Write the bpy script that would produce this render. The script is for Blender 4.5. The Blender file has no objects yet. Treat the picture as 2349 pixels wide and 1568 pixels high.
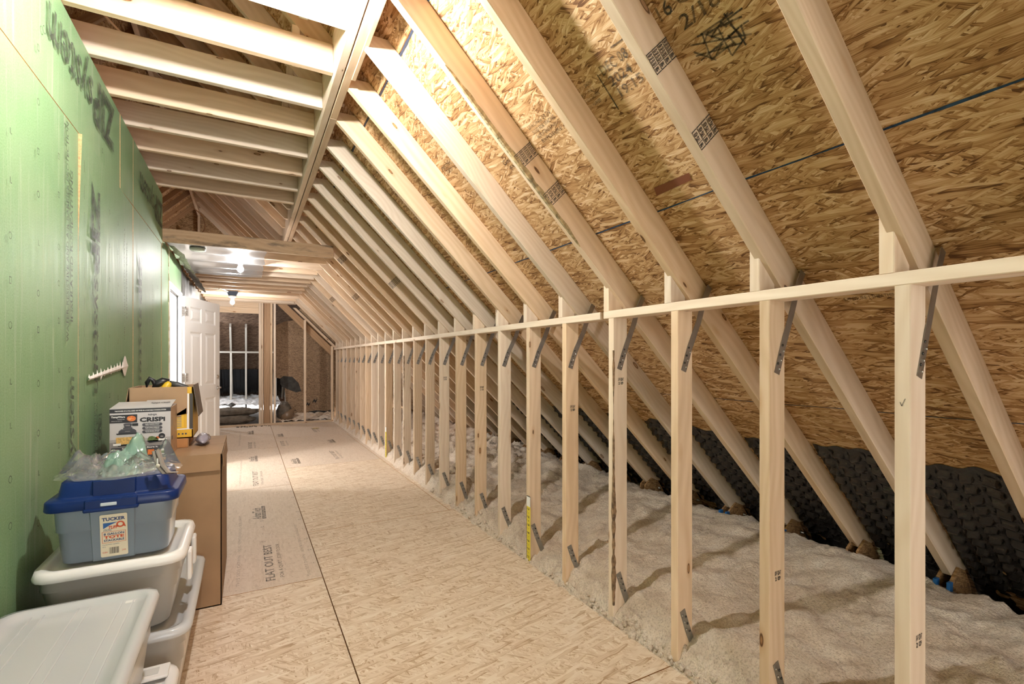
import bpy, bmesh, math, random
from mathutils import Vector, Matrix, noise
random.seed(7)
C = bpy.context.scene.collection
S = bpy.context.scene
R = math.radians
# ------------------------------------------------------------------ camera, world, exposure
YAW = 28.683
CAMZ = 1.2943
cd = bpy.data.cameras.new('camera')
cam = bpy.data.objects.new('camera', cd); C.objects.link(cam)
cam.location = (0, 0, CAMZ); cam.rotation_euler = (R(90), 0, -R(YAW))
cd.sensor_fit = 'HORIZONTAL'; cd.sensor_width = 36; cd.lens = 1108.65/2349*36
cd.shift_y = 40.3/2349; cd.clip_start = .02
S.camera = cam
wd = bpy.data.worlds.new('world'); S.world = wd; wd.use_nodes = True
wd.node_tree.nodes['Background'].inputs[0].default_value = (1.0, .975, .94, 1)
wd.node_tree.nodes['Background'].inputs[1].default_value = 1.5
S.view_settings.view_transform = 'Standard'; S.view_settings.look = 'None'
S.view_settings.exposure = 1.72; S.view_settings.gamma = 1; S.view_settings.use_curve_mapping = False
cy = S.cycles
cy.max_bounces = 8; cy.diffuse_bounces = 5; cy.glossy_bounces = 3; cy.transmission_bounces = 6; cy.transparent_max_bounces = 12
cy.caustics_reflective = False; cy.caustics_refractive = False; cy.sample_clamp_indirect = 6
cy.use_denoising = True
cy.use_adaptive_sampling = True; cy.adaptive_threshold = .04; cy.adaptive_min_samples = 16
BULB_W = 40.0          # radiant output of every lamp in the corridor

# ------------------------------------------------------------------ node helpers
def mat(name):
    m = bpy.data.materials.new(name); m.use_nodes = True
    nt = m.node_tree
    return m, nt, nt.nodes['Principled BSDF']
def nd(nt, t, ins=None, **props):
    n = nt.nodes.new('ShaderNode'+t)
    for k, v in props.items(): setattr(n, k, v)
    for k, v in (ins or {}).items():
        if isinstance(v, bpy.types.NodeSocket): nt.links.new(v, n.inputs[k])
        else: n.inputs[k].default_value = v
    return n
def math_(nt, op, a, b=None, c=None, clamp=False):
    ins = {0: a}
    if b is not None: ins[1] = b
    if c is not None: ins[2] = c
    return nd(nt, 'Math', ins, operation=op, use_clamp=clamp).outputs[0]
def vmath(nt, op, a, b=None):
    ins = {0: a}
    if b is not None: ins[1] = b
    return nd(nt, 'VectorMath', ins, operation=op).outputs[0]
def mixc(nt, f, a, b, blend='MIX'):
    n = nd(nt, 'Mix', data_type='RGBA', blend_type=blend)
    for i, v in ((0, f), (6, a), (7, b)):
        if isinstance(v, bpy.types.NodeSocket): nt.links.new(v, n.inputs[i])
        else: n.inputs[i].default_value = v if i == 0 else (*v[:3], 1)
    return n.outputs[2]
def ramp(nt, f, stops):
    n = nd(nt, 'ValToRGB', {0: f}); e = n.color_ramp.elements
    while len(e) < len(stops): e.new(.5)
    for el, (p, c) in zip(e, stops):
        el.position = p; el.color = (*c, 1) if len(c) == 3 else c
    return n.outputs[0]
def maprange(nt, v, a, b, c=0.0, d=1.0):
    return nd(nt, 'MapRange', {0: v, 1: a, 2: b, 3: c, 4: d}, clamp=True).outputs[0]
def simple(name, col, rough=.6, metal=0.0, spec=.5, vary=0.0, scale=20, bump=0.0, bscale=60, trans=0.0):
    m, nt, b = mat(name)
    b.inputs['Roughness'].default_value = rough; b.inputs['Metallic'].default_value = metal
    b.inputs['Specular IOR Level'].default_value = spec
    if vary or bump:
        tc = nd(nt, 'TexCoord').outputs['Object']
    if vary:
        nz = nd(nt, 'TexNoise', {'Vector': tc, 'Scale': scale, 'Detail': 4}).outputs['Fac']
        f = maprange(nt, nz, .3, .7)
        nt.links.new(mixc(nt, f, [c*(1-vary) for c in col], [min(1, c*(1+vary)) for c in col]), b.inputs['Base Color'])
    else:
        b.inputs['Base Color'].default_value = (*col, 1)
    if bump:
        nz = nd(nt, 'TexNoise', {'Vector': tc, 'Scale': bscale, 'Detail': 5}).outputs['Fac']
        bp = nd(nt, 'Bump', {'Strength': bump, 'Distance': .01, 'Height': nz})
        nt.links.new(bp.outputs[0], b.inputs['Normal'])
    return m
def emit(name, col, strength):
    m, nt, b = mat(name)
    b.inputs['Base Color'].default_value = (*col, 1)
    b.inputs['Emission Color'].default_value = (*col, 1); b.inputs['Emission Strength'].default_value = strength
    return m
def lumber(name, c1, c2, cr=(.30, .13, .05), amount=1.0, stain=0.0):
    m, nt, b = mat(name)
    tc = nd(nt, 'TexCoord').outputs['Object']; rnd = nd(nt, 'ObjectInfo').outputs['Random']
    off = nd(nt, 'CombineXYZ', {0: math_(nt, 'MULTIPLY', rnd, 91.7), 1: math_(nt, 'MULTIPLY', rnd, .31), 2: math_(nt, 'MULTIPLY', rnd, .57)}).outputs[0]
    v = vmath(nt, 'ADD', tc, off)
    g = nd(nt, 'TexNoise', {'Vector': vmath(nt, 'MULTIPLY', v, (1.6, 45, 45)), 'Scale': 1.0, 'Detail': 5, 'Roughness': .6}).outputs['Fac']
    lo = nd(nt, 'TexNoise', {'Vector': vmath(nt, 'MULTIPLY', v, (1.1, 3, 3)), 'Scale': 1.0, 'Detail': 2}).outputs['Color']
    w = vmath(nt, 'ADD', vmath(nt, 'MULTIPLY', v, (0.02, 1, 1)), vmath(nt, 'MULTIPLY', lo, (0.0, .22, .22)))
    ln = nd(nt, 'VectorMath', {0: w}, operation='LENGTH').outputs['Value']
    ring = math_(nt, 'SINE', math_(nt, 'MULTIPLY', ln, 420.0))
    ring = maprange(nt, ring, -1, 1)
    f = math_(nt, 'ADD', math_(nt, 'MULTIPLY', maprange(nt, g, .3, .7), .5), math_(nt, 'MULTIPLY', ring, .42), clamp=True)
    col = mixc(nt, f, c1, c2)
    # blotches from board to board
    bl = nd(nt, 'TexNoise', {'Vector': vmath(nt, 'MULTIPLY', v, (1.4, 8, 8)), 'Scale': 1.0, 'Detail': 2}).outputs['Fac']
    col = mixc(nt, maprange(nt, bl, .45, .75, 0, .35), col, [c*.72 for c in c2])
    # knots
    kv = vmath(nt, 'MULTIPLY', v, (4.2, 13, 13))
    vo = nd(nt, 'TexVoronoi', {'Vector': kv, 'Scale': 1.0, 'Randomness': 1.0}, feature='F1')
    cell = nd(nt, 'SeparateColor', {0: vo.outputs['Color']})
    size = math_(nt, 'MULTIPLY', maprange(nt, cell.outputs[1], 0, 1, .5, 1.1), .125)
    q = math_(nt, 'DIVIDE', vo.outputs['Distance'], size)
    gate = math_(nt, 'GREATER_THAN', cell.outputs[0], .3)
    body = math_(nt, 'MULTIPLY', maprange(nt, q, 1.05, .85), gate)
    halo = math_(nt, 'MULTIPLY', maprange(nt, q, 2.4, .9, 0, .55*amount), gate)
    edge = math_(nt, 'MULTIPLY', maprange(nt, math_(nt, 'ABSOLUTE', math_(nt, 'SUBTRACT', q, .85)), .25, .05), gate)
    col = mixc(nt, halo, col, [c2[0]*.82, c2[1]*.68, c2[2]*.55])
    col = mixc(nt, math_(nt, 'MULTIPLY', body, .85*amount), col, (.33, .17, .075))
    col = mixc(nt, math_(nt, 'MULTIPLY', edge, .9*amount), col, (.10, .05, .025))
    if stain:
        st = nd(nt, 'TexNoise', {'Vector': vmath(nt, 'MULTIPLY', v, (3, 14, 14)), 'Scale': 1.0, 'Detail': 6, 'Roughness': .7}).outputs['Fac']
        col = mixc(nt, maprange(nt, st, .5, .68, 0, stain), col, (.045, .04, .04))
    val = maprange(nt, rnd, 0, 1, .86, 1.12)
    col = nd(nt, 'HueSaturation', {'Color': col, 'Value': val, 'Saturation': maprange(nt, math_(nt, 'FRACT', math_(nt, 'MULTIPLY', rnd, 17.3)), 0, 1, .9, 1.12)}).outputs[0]
    nt.links.new(col, b.inputs['Base Color'])
    b.inputs['Roughness'].default_value = .62; b.inputs['Specular IOR Level'].default_value = .25
    return m
def osb(name, stops, scale=1.0, spread=40, layers=6, bump=0, wash=None, fac=0.0, xz=False):
    """Strand board: layered, randomly turned long flakes, each with a tone of its own."""
    m, nt, b = mat(name)
    tc = nd(nt, 'TexCoord').outputs['Object']; rnd = nd(nt, 'ObjectInfo').outputs['Random']
    off = nd(nt, 'CombineXYZ', {0: math_(nt, 'MULTIPLY', rnd, 53.0), 1: math_(nt, 'MULTIPLY', rnd, 31.0)}).outputs[0]
    v = vmath(nt, 'ADD', tc, off)
    if xz:
        sp = nd(nt, 'SeparateXYZ', {0: v}).outputs; v = nd(nt, 'CombineXYZ', {0: sp[0], 1: sp[2]}).outputs[0]
    wp = nd(nt, 'TexNoise', {'Vector': v, 'Scale': 9.0, 'Detail': 2}).outputs['Color']
    v = vmath(nt, 'ADD', v, vmath(nt, 'MULTIPLY', vmath(nt, 'SUBTRACT', wp, (.5, .5, .5)), (.02, .02, 0)))
    tone = None
    rr = random.Random(5)
    angs = [.9, -.55, .15, -.95, .45, -.2, .7, -.75][:layers]
    for i in range(layers):
        a = (angs[i]+rr.uniform(-.1, .1))*spread
        rot = nd(nt, 'VectorRotate', {'Vector': v, 'Angle': R(a)}, rotation_type='Z_AXIS').outputs[0]
        sc = rr.uniform(.85, 1.9)/scale
        sv = vmath(nt, 'ADD', vmath(nt, 'MULTIPLY', rot, (9.5*sc, 62*sc, 1)), (i*7.3, i*3.1, 0))
        vo = nd(nt, 'TexVoronoi', {'Vector': sv, 'Scale': 1.0, 'Randomness': 1.0}, voronoi_dimensions='2D', feature='F1')
        cell = nd(nt, 'SeparateColor', {0: vo.outputs['Color']})
        st = nd(nt, 'TexNoise', {'Vector': vmath(nt, 'MULTIPLY', rot, (16, 420, 1)), 'Scale': 1.0, 'Detail': 1}, noise_dimensions='2D').outputs['Fac']
        t = math_(nt, 'MULTIPLY_ADD', cell.outputs[0], .72, .16)
        t = math_(nt, 'ADD', t, math_(nt, 'MULTIPLY', math_(nt, 'SUBTRACT', st, .5), .75))
        t = math_(nt, 'SUBTRACT', t, maprange(nt, vo.outputs['Distance'], .45, .8, 0, .35))
        if tone is None: tone = t
        else:
            k = math_(nt, 'GREATER_THAN', cell.outputs[1], .58)
            tone = nd(nt, 'Mix', {0: k, 2: tone, 3: t}, data_type='FLOAT').outputs[0]
    col = ramp(nt, tone, stops)
    if wash: col = mixc(nt, fac, col, wash)
    nt.links.new(col, b.inputs['Base Color'])
    if bump:
        bp = nd(nt, 'Bump', {'Strength': bump, 'Distance': .004, 'Height': tone})
        nt.links.new(bp.outputs[0], b.inputs['Normal'])
    b.inputs['Roughness'].default_value = .6; b.inputs['Specular IOR Level'].default_value = .3
    return m
def ink(name, col, solid=.8, scale=35):
    """Printed ink that has worn thin in places."""
    m, nt, b = mat(name)
    b.inputs['Base Color'].default_value = (*col, 1); b.inputs['Roughness'].default_value = .6
    tc = nd(nt, 'TexCoord').outputs['Object']
    nz = nd(nt, 'TexNoise', {'Vector': tc, 'Scale': scale, 'Detail': 5, 'Roughness': .7}).outputs['Fac']
    a = maprange(nt, nz, .34, .6, solid, solid*.45)
    nt.links.new(a, b.inputs['Alpha'])
    return m

PINE = lumber('pine lumber', (.75, .585, .43), (.61, .44, .29))
PINEW = lumber('pale spruce lumber', (.785, .655, .525), (.67, .525, .39), amount=.8)
PINED = lumber('dark shaded pine', (.50, .33, .20), (.38, .235, .135), stain=.0)  # darker pine; shade of the dim left slope is put into its colour
BEAMW = lumber('water stained beam', (.56, .39, .25), (.44, .29, .17), stain=.85)
ROOFOSB = osb('roof strand board', [(0, (.13, .055, .02)), (.25, (.36, .19, .078)), (.55, (.53, .33, .165)), (.8, (.645, .44, .255)), (1, (.77, .60, .42))], .82, 38)
FLOOROSB = osb('golden floor strand board', [(0, (.46, .31, .19)), (.2, (.65, .50, .355)), (.5, (.735, .60, .46)), (.8, (.78, .655, .515)), (1, (.85, .76, .64))], .95, 88)
PRINTOSB = osb('printed subfloor face', [(0, (.43, .30, .20)), (.3, (.63, .50, .375)), (.7, (.69, .565, .445)), (1, (.76, .64, .52))], .8, 85, layers=4, wash=(.66, .555, .455), fac=.5)
GUSSET = osb('dark strand board edge', [(0, (.10, .05, .02)), (.5, (.32, .17, .07)), (1, (.5, .32, .16))], .6, 80, layers=3, xz=True)
TANEDGE = simple('raw board edge', (.62, .36, .17), .8, vary=.25, scale=90)
INK = simple('black stamp ink', (.045, .04, .038), .7)
INKW = ink('worn print ink', (.045, .047, .043), .92, 30)
INKF = ink('floor print ink', (.07, .06, .055), .85, 40)
INKFAINT = ink('faint floor ink', (.25, .2, .17), .5, 30)
INKO = ink('strand board stamp', (.03, .025, .02), .95, 26)
STEEL = simple('galvanised steel', (.36, .35, .33), .38, .9, vary=.15, scale=14)
SCREW = simple('dark screw', (.08, .075, .07), .4, .8)
CHALK = simple('blue chalk', (.02, .055, .12), .9, vary=.5, scale=60)
SEAM = simple('dark blue seam tape', (.012, .018, .035), .7)
WHITE = simple('white paint', (.80, .80, .79), .38)
WHITED = simple('white jamb paint', (.78, .78, .77), .45)
CHROME = simple('brushed nickel', (.55, .53, .50), .28, 1.0)
CARD = simple('corrugated cardboard', (.32, .195, .105), .8, vary=.07, scale=9)
CARDL = simple('pale cardboard', (.38, .25, .145), .8, vary=.06, scale=9)
CABLE = simple('tan electrical cable', (.66, .47, .33), .55)
CABLEW = simple('white electrical cable', (.85, .82, .76), .5)
BLACKP = simple('black plastic', (.02, .02, .022), .35)
BLUEP = simple('navy lid plastic', (.004, .021, .115), .34, spec=.35, vary=.08, scale=30)
YEL = simple('yellow board', (.72, .43, .03), .5)
BATT = simple('grey mineral batt', (.135, .11, .085), .95, vary=.35, scale=12, bump=.8, bscale=25)
FOAM = simple('cream foam', (.76, .68, .50), .8, bump=.5, bscale=90)
WFOAM = simple('white caulk smear', (.86, .80, .75), .6)

def green_mat():
    m, nt, b = mat('green coated sheathing')
    tc = nd(nt, 'TexCoord').outputs['Object']
    fine = nd(nt, 'TexNoise', {'Vector': tc, 'Scale': 170.0, 'Detail': 3}).outputs['Fac']
    big = nd(nt, 'TexNoise', {'Vector': tc, 'Scale': 2.2, 'Detail': 4}).outputs['Fac']
    col = mixc(nt, maprange(nt, fine, .3, .7), (.158, .28, .132), (.228, .372, .198))
    col = mixc(nt, maprange(nt, big, .42, .72, 0, .4), col, (.31, .40, .25))
    # long vertical scuffs where the coating is rubbed pale
    sv = vmath(nt, 'MULTIPLY', tc, (30, 1.1, 1))
    sc = nd(nt, 'TexNoise', {'Vector': sv, 'Scale': 1.0, 'Detail': 6, 'Roughness': .65}).outputs['Fac']
    col = mixc(nt, maprange(nt, sc, .53, .74, 0, .5), col, (.50, .52, .42))
    nt.links.new(col, b.inputs['Base Color'])
    b.inputs['Specular IOR Level'].default_value = .3
    nt.links.new(maprange(nt, sc, .35, .7, .46, .60), b.inputs['Roughness'])
    bp = nd(nt, 'Bump', {'Strength': .10, 'Distance': .002, 'Height': fine}); nt.links.new(bp.outputs[0], b.inputs['Normal'])
    return m
GREEN = green_mat()

def insul_mat():
    m, nt, b = mat('blown insulation')
    tc = nd(nt, 'TexCoord').outputs['Object']
    n1 = nd(nt, 'TexNoise', {'Vector': tc, 'Scale': 7.0, 'Detail': 6, 'Roughness': .65}).outputs['Fac']
    n2 = nd(nt, 'TexNoise', {'Vector': tc, 'Scale': 120.0, 'Detail': 4, 'Roughness': .7}).outputs['Fac']
    col = ramp(nt, n1, [(.25, (.66, .51, .385)), (.5, (.87, .735, .605)), (.75, (.92, .815, .71))])
    col = mixc(nt, maprange(nt, n2, .36, .52, .45, 0), col, (.34, .22, .13))
    nt.links.new(col, b.inputs['Base Color'])
    b.inputs['Roughness'].default_value = 1; b.inputs['Specular IOR Level'].default_value = .05
    h = math_(nt, 'ADD', n2, math_(nt, 'MULTIPLY', nd(nt, 'TexNoise', {'Vector': tc, 'Scale': 45.0, 'Detail': 4}).outputs['Fac'], 1.2))
    bp = nd(nt, 'Bump', {'Strength': .9, 'Distance': .012, 'Height': h}); nt.links.new(bp.outputs[0], b.inputs['Normal'])
    return m
INSUL = insul_mat()
FLUFF = simple('white blown fluff', (.80, .82, .84), 1.0, vary=.3, scale=16, bump=1.0, bscale=30)

def black_sheet():
    m, nt, b = mat('black baffle plastic')
    tc = nd(nt, 'TexCoord').outputs['Object']
    nz = nd(nt, 'TexNoise', {'Vector': tc, 'Scale': 26.0, 'Detail': 5}).outputs['Fac']
    dust = nd(nt, 'TexNoise', {'Vector': tc, 'Scale': 6.0, 'Detail': 6, 'Roughness': .7}).outputs['Fac']
    nt.links.new(mixc(nt, maprange(nt, dust, .48, .75, 0, .5), (.006, .006, .008), (.04, .034, .03)), b.inputs['Base Color'])
    b.inputs['Roughness'].default_value = .2; b.inputs['Specular IOR Level'].default_value = .8
    bp = nd(nt, 'Bump', {'Strength': .5, 'Distance': .012, 'Height': nz}); nt.links.new(bp.outputs[0], b.inputs['Normal'])
    return m
BAFFLE = black_sheet()

def milky(name, col, clear=.25, rough=.3, trans=.45):
    """Milky storage-box plastic: part diffuse, part translucent, part see-through, with a gloss."""
    m, nt, b = mat(name); out = nt.nodes['Material Output']
    d = nd(nt, 'BsdfDiffuse', {'Color': (*col, 1)}); t = nd(nt, 'BsdfTranslucent', {'Color': (*col, 1)})
    tr = nd(nt, 'BsdfTransparent', {'Color': (*[min(1, c*1.05+.1) for c in col], 1)})
    g = nd(nt, 'BsdfGlossy', {'Color': (1, 1, 1, 1), 'Roughness': rough})
    a = nd(nt, 'MixShader', {0: trans, 1: d.outputs[0], 2: t.outputs[0]})
    a = nd(nt, 'MixShader', {0: clear, 1: a.outputs[0], 2: tr.outputs[0]})
    fr = nd(nt, 'Fresnel', {'IOR': 1.45})
    a = nd(nt, 'MixShader', {0: fr.outputs[0], 1: a.outputs[0], 2: g.outputs[0]})
    nt.links.new(a.outputs[0], out.inputs[0])
    return m
MILK = milky('milky storage plastic', (.86, .83, .775), .20)
MILKLID = milky('clear lid plastic', (.86, .89, .92), .16, .12, .3)
RIBW = milky('clear lid rib plastic', (.88, .90, .92), .10, .1, .3)
MILKW = milky('white lid plastic', (.92, .91, .89), .0, .35, .12)
GREYP = milky('grey tote plastic', (.235, .285, .34), .0, .35, .18)
FILM = milky('clear bag film', (.90, .91, .89), .84, .05, .3)
MINT = milky('mint bag film', (.50, .76, .64), .42, .12, .3)
SHEET = milky('white poly sheeting', (.88, .87, .85), .05, .3, .5)
GREYSHEET = simple('grey batt facing', (.17, .16, .14), .6, spec=.2, vary=.25, scale=8)

# ------------------------------------------------------------------ object helpers
def world_m(o):
    m = o.matrix_basis.copy()
    if o.parent: m = world_m(o.parent) @ o.matrix_parent_inverse @ m
    return m
def attach(o, parent):
    if parent is not None:
        o.parent = parent; o.matrix_parent_inverse = world_m(parent).inverted()
    return o
def tag(o, label=None, cat=None, group=None, kind=None):
    if label: o['label'] = label
    if cat: o['category'] = cat
    if group: o['group'] = group
    if kind: o['kind'] = kind
    return o
def empty(name, loc=(0, 0, 0), label=None, cat=None, kind=None, group=None, rz=0.0):
    o = bpy.data.objects.new(name, None); C.objects.link(o); o.location = loc; o.rotation_euler = (0, 0, rz)
    o.empty_display_size = .1
    return tag(o, label, cat, group, kind)
def obj(name, me, m=None, parent=None, label=None, matrix=None, smooth=False):
    if m is not None and len(me.materials) == 0: me.materials.append(m)
    o = bpy.data.objects.new(name, me); C.objects.link(o)
    if matrix is not None: o.matrix_basis = matrix
    attach(o, parent)
    if smooth:
        for p in me.polygons: p.use_smooth = True
    if label: o['label'] = label
    return o
def mesh(verts, faces, name='m'):
    me = bpy.data.meshes.new(name); me.from_pydata([tuple(v) for v in verts], [], faces); me.update()
    return me
class G:
    """Collects shapes into one mesh, each face with a material slot."""
    def __init__(s): s.v = []; s.f = []; s.mi = []; s.mats = []; s.sm = []
    def slot(s, m):
        if m not in s.mats: s.mats.append(m)
        return s.mats.index(m)
    def add(s, verts, faces, m, smooth=False):
        b = len(s.v); s.v += [tuple(v) for v in verts]; i = s.slot(m)
        for f in faces: s.f.append([b+k for k in f]); s.mi.append(i); s.sm.append(smooth)
    def box(s, lo, hi, m, c=0.0, mtx=None):
        x0, y0, z0 = lo; x1, y1, z1 = hi
        if c <= 0:
            vs = [(x0, y0, z0), (x1, y0, z0), (x1, y1, z0), (x0, y1, z0), (x0, y0, z1), (x1, y0, z1), (x1, y1, z1), (x0, y1, z1)]
            fs = [(0, 3, 2, 1), (4, 5, 6, 7), (0, 1, 5, 4), (1, 2, 6, 5), (2, 3, 7, 6), (3, 0, 4, 7)]
        else:
            ring = lambda z, k: [(x0+k, y0+c+0*k, z), (x0+c, y0+k, z), (x1-c, y0+k, z), (x1-k, y0+c, z), (x1-k, y1-c, z), (x1-c, y1-k, z), (x0+c, y1-k, z), (x0+k, y1-c, z)]
            vs = ring(z0, c*.5)+ring(z0+c, 0)+ring(z1-c, 0)+ring(z1, c*.5); fs = [tuple(range(7, -1, -1)), tuple(range(24, 32))]
            for a in (0, 8, 16):
                for k in range(8): fs.append((a+k, a+(k+1) % 8, a+8+(k+1) % 8, a+8+k))
        if mtx is not None: vs = [mtx @ Vector(v) for v in vs]
        s.add(vs, fs, m)
    def quad(s, pts, m): s.add(pts, [tuple(range(len(pts)))], m)
    def tube(s, pts, r, m, n=8, caps=True, radii=None):
        pts = [Vector(p) for p in pts]; vs = []; fs = []
        up = Vector((0, 0, 1))
        for i, p in enumerate(pts):
            t = (pts[min(i+1, len(pts)-1)]-pts[max(i-1, 0)]).normalized()
            a = t.cross(up)
            if a.length < .05: a = t.cross(Vector((1, 0, 0)))
            a.normalize(); b = t.cross(a)
            rr = radii[i] if radii else r
            for k in range(n):
                th = 2*math.pi*k/n; vs.append(p+a*math.cos(th)*rr+b*math.sin(th)*rr)
        for i in range(len(pts)-1):
            for k in range(n): fs.append((i*n+k, i*n+(k+1) % n, (i+1)*n+(k+1) % n, (i+1)*n+k))
        if caps: fs += [tuple(range(n-1, -1, -1)), tuple(range((len(pts)-1)*n, len(pts)*n))]
        s.add(vs, fs, m, True)
    def lathe(s, prof, centre, m, n=24, axis=None):
        vs = []; fs = []; c = Vector(centre)
        M = Matrix.Identity(3) if axis is None else Vector((0, 0, 1)).rotation_difference(Vector(axis)).to_matrix()
        for r, z in prof:
            for k in range(n):
                th = 2*math.pi*k/n; vs.append(c+M @ Vector((r*math.cos(th), r*math.sin(th), z)))
        for i in range(len(prof)-1):
            for k in range(n): fs.append((i*n+k, i*n+(k+1) % n, (i+1)*n+(k+1) % n, (i+1)*n+k))
        fs += [tuple(range(n-1, -1, -1)), tuple(range((len(prof)-1)*n, len(prof)*n))]
        s.add(vs, fs, m, True)
    def build(s, name, parent=None, label=None, matrix=None):
        me = mesh(s.v, s.f, name)
        for m in s.mats: me.materials.append(m)
        for p, i, sm in zip(me.polygons, s.mi, s.sm): p.material_index = i; p.use_smooth = sm
        return obj(name, me, None, parent, label, matrix)
_text = {}
def text_geo(body, shear=0.0, bold=.0, space=1.0):
    key = (body, shear, bold, space)
    if key not in _text:
        cu = bpy.data.curves.new('t', 'FONT'); cu.body = body; cu.size = 1; cu.resolution_u = 2; cu.shear = shear; cu.offset = bold; cu.space_character = space
        o = bpy.data.objects.new('t', cu); me = o.to_mesh()
        vs = [v.co.to_2d() for v in me.vertices]; fs = [tuple(p.vertices) for p in me.polygons]
        o.to_mesh_clear(); bpy.data.objects.remove(o); bpy.data.curves.remove(cu)
        x0 = min(v.x for v in vs); x1 = max(v.x for v in vs); y0 = min(v.y for v in vs); y1 = max(v.y for v in vs)
        _text[key] = ([((v.x-x0)/(x1-x0), (v.y-y0)/(y1-y0)) for v in vs], fs, (x1-x0)/(y1-y0))
    return _text[key]
class Print(G):
    """Flat printing on a plane given by an origin and two unit directions."""
    def frame(s, o, u, v, lift=.0012):
        s.u = Vector(u).normalized(); s.w = Vector(v).normalized(); s.n = s.u.cross(s.w); s.o = Vector(o)+s.n*lift; return s
    def P(s, x, y, k=0): return s.o+s.u*x+s.w*y+s.n*(.0004*k)
    def text(s, body, x, y, w, h, m, shear=0.0, bold=.0, k=0, space=1.0):
        """fills the rectangle x..x+w, y..y+h"""
        vs, fs, _ = text_geo(body, shear, bold, space)
        s.add([s.P(x+a*w, y+b*h, k) for a, b in vs], fs, m)
    def rect(s, x, y, w, h, m, k=0): s.quad([s.P(x, y, k), s.P(x+w, y, k), s.P(x+w, y+h, k), s.P(x, y+h, k)], m)
    def poly(s, pts, m, k=0): s.quad([s.P(a, b, k) for a, b in pts], m)
    def line(s, x0, y0, x1, y1, t, m, k=0):
        d = Vector((x1-x0, y1-y0)); d.normalize(); p = Vector((-d.y, d.x))*t/2
        s.poly([(x0-p.x, y0-p.y), (x1-p.x, y1-p.y), (x1+p.x, y1+p.y), (x0+p.x, y0+p.y)], m, k)
    def frame_rect(s, x, y, w, h, t, m, k=0):
        s.rect(x, y, w, t, m, k); s.rect(x, y+h-t, w, t, m, k); s.rect(x, y+t, t, h-2*t, m, k); s.rect(x+w-t, y+t, t, h-2*t, m, k)
    def disc(s, x, y, r, m, k=0, n=16, ry=None): s.poly([(x+r*math.cos(2*math.pi*i/n), y+(ry or r)*math.sin(2*math.pi*i/n)) for i in range(n)], m, k)
    def ring(s, x, y, r, t, m, k=0, n=12):
        for i in range(n):
            a, b = 2*math.pi*i/n, 2*math.pi*(i+1)/n
            s.poly([(x+r*math.cos(a), y+r*math.sin(a)), (x+r*math.cos(b), y+r*math.sin(b)), (x+(r-t)*math.cos(b), y+(r-t)*math.sin(b)), (x+(r-t)*math.cos(a), y+(r-t)*math.sin(a))], m, k)
    def round_rect(s, x, y, w, h, r, m, k=0):
        pts = []
        for cx, cyy, a0 in ((x+w-r, y+r, -90), (x+w-r, y+h-r, 0), (x+r, y+h-r, 90), (x+r, y+r, 180)):
            for i in range(5): a = R(a0+i*22.5); pts.append((cx+r*math.cos(a), cyy+r*math.sin(a)))
        s.poly(pts, m, k)

_bm = {}
def board_mesh(L, t, d, cut0, cut1, c=.0025):
    key = (round(L, 4), round(t, 4), round(d, 4), cut0, cut1)
    if key not in _bm:
        y, z = t/2, d/2
        sec = [(-y+c, -z), (y-c, -z), (y, -z+c), (y, z-c), (y-c, z), (-y+c, z), (-y, z-c), (-y, -z+c)]
        vs = [(cut0*b, a, b) for a, b in sec]+[(L+cut1*b, a, b) for a, b in sec]
        fs = [tuple(range(7, -1, -1)), tuple(range(8, 16))]+[(k, (k+1) % 8, 8+(k+1) % 8, 8+k) for k in range(8)]
        _bm[key] = (vs, fs, {})
    return _bm[key]
def board(name, a, b, t, d, m, parent=None, side=(0, 1, 0), cut0=0.0, cut1=0.0, label=None):
    """A sawn board from a to b; t is its thickness along side, d its depth; grain runs along local X."""
    a, b = Vector(a), Vector(b); L = (b-a).length
    x = (b-a)/L; s = Vector(side); s = (s-x*s.dot(x)).normalized(); z = x.cross(s)
    vs, fs, by = board_mesh(L, t, d, cut0, cut1)
    if m.name not in by:
        by[m.name] = mesh(vs, fs, name); by[m.name].materials.append(m)
    M = Matrix((x, s, z)).transposed().to_4x4(); M.translation = a
    return obj(name, by[m.name], None, parent, label, M)
def stick(name, lo, hi, axis, m, parent=None, label=None):
    """Axis-aligned board filling the box lo..hi, grain along axis."""
    lo, hi = Vector(lo), Vector(hi); c = (lo+hi)/2; d = hi-lo
    if axis == 'x': return board(name, (lo.x, c.y, c.z), (hi.x, c.y, c.z), d.y, d.z, m, parent, (0, 1, 0), label=label)
    if axis == 'y': return board(name, (c.x, lo.y, c.z), (c.x, hi.y, c.z), d.x, d.z, m, parent, (1, 0, 0), label=label)
    return board(name, (c.x, c.y, lo.z), (c.x, c.y, hi.z), d.y, d.x, m, parent, (0, 1, 0), label=label)
def slab(name, lo, hi, mats, parent=None, label=None, M=None):
    """Flat panel in local XY with z up; mats = (face, edge)."""
    g = G(); x0, y0, z0 = lo; x1, y1, z1 = hi
    vs = [(x0, y0, z0), (x1, y0, z0), (x1, y1, z0), (x0, y1, z0), (x0, y0, z1), (x1, y0, z1), (x1, y1, z1), (x0, y1, z1)]
    g.add(vs, [(0, 3, 2, 1), (4, 5, 6, 7)], mats[0]); g.add(vs, [(0, 1, 5, 4), (1, 2, 6, 5), (2, 3, 7, 6), (3, 0, 4, 7)], mats[1])
    return g.build(name, parent, label, M)

SP = .4064
XS = 1.5846           # room face of the knee wall
Y0 = .672             # far edge of the stud numbered 0
XG = -.686            # face of the green wall
XBEAM = .479; ZBEAM = 2.758
SUMB = XBEAM+ZBEAM    # underside of the rafters:  x+z = SUMB
RD = .118             # rafter depth
SUMT = SUMB+RD*math.sqrt(2)
ZJ = 2.801            # underside of the upper joists
YB = 10.66            # back wall
RIDGEX = -.79
Q = 1/math.sqrt(2)

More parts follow.
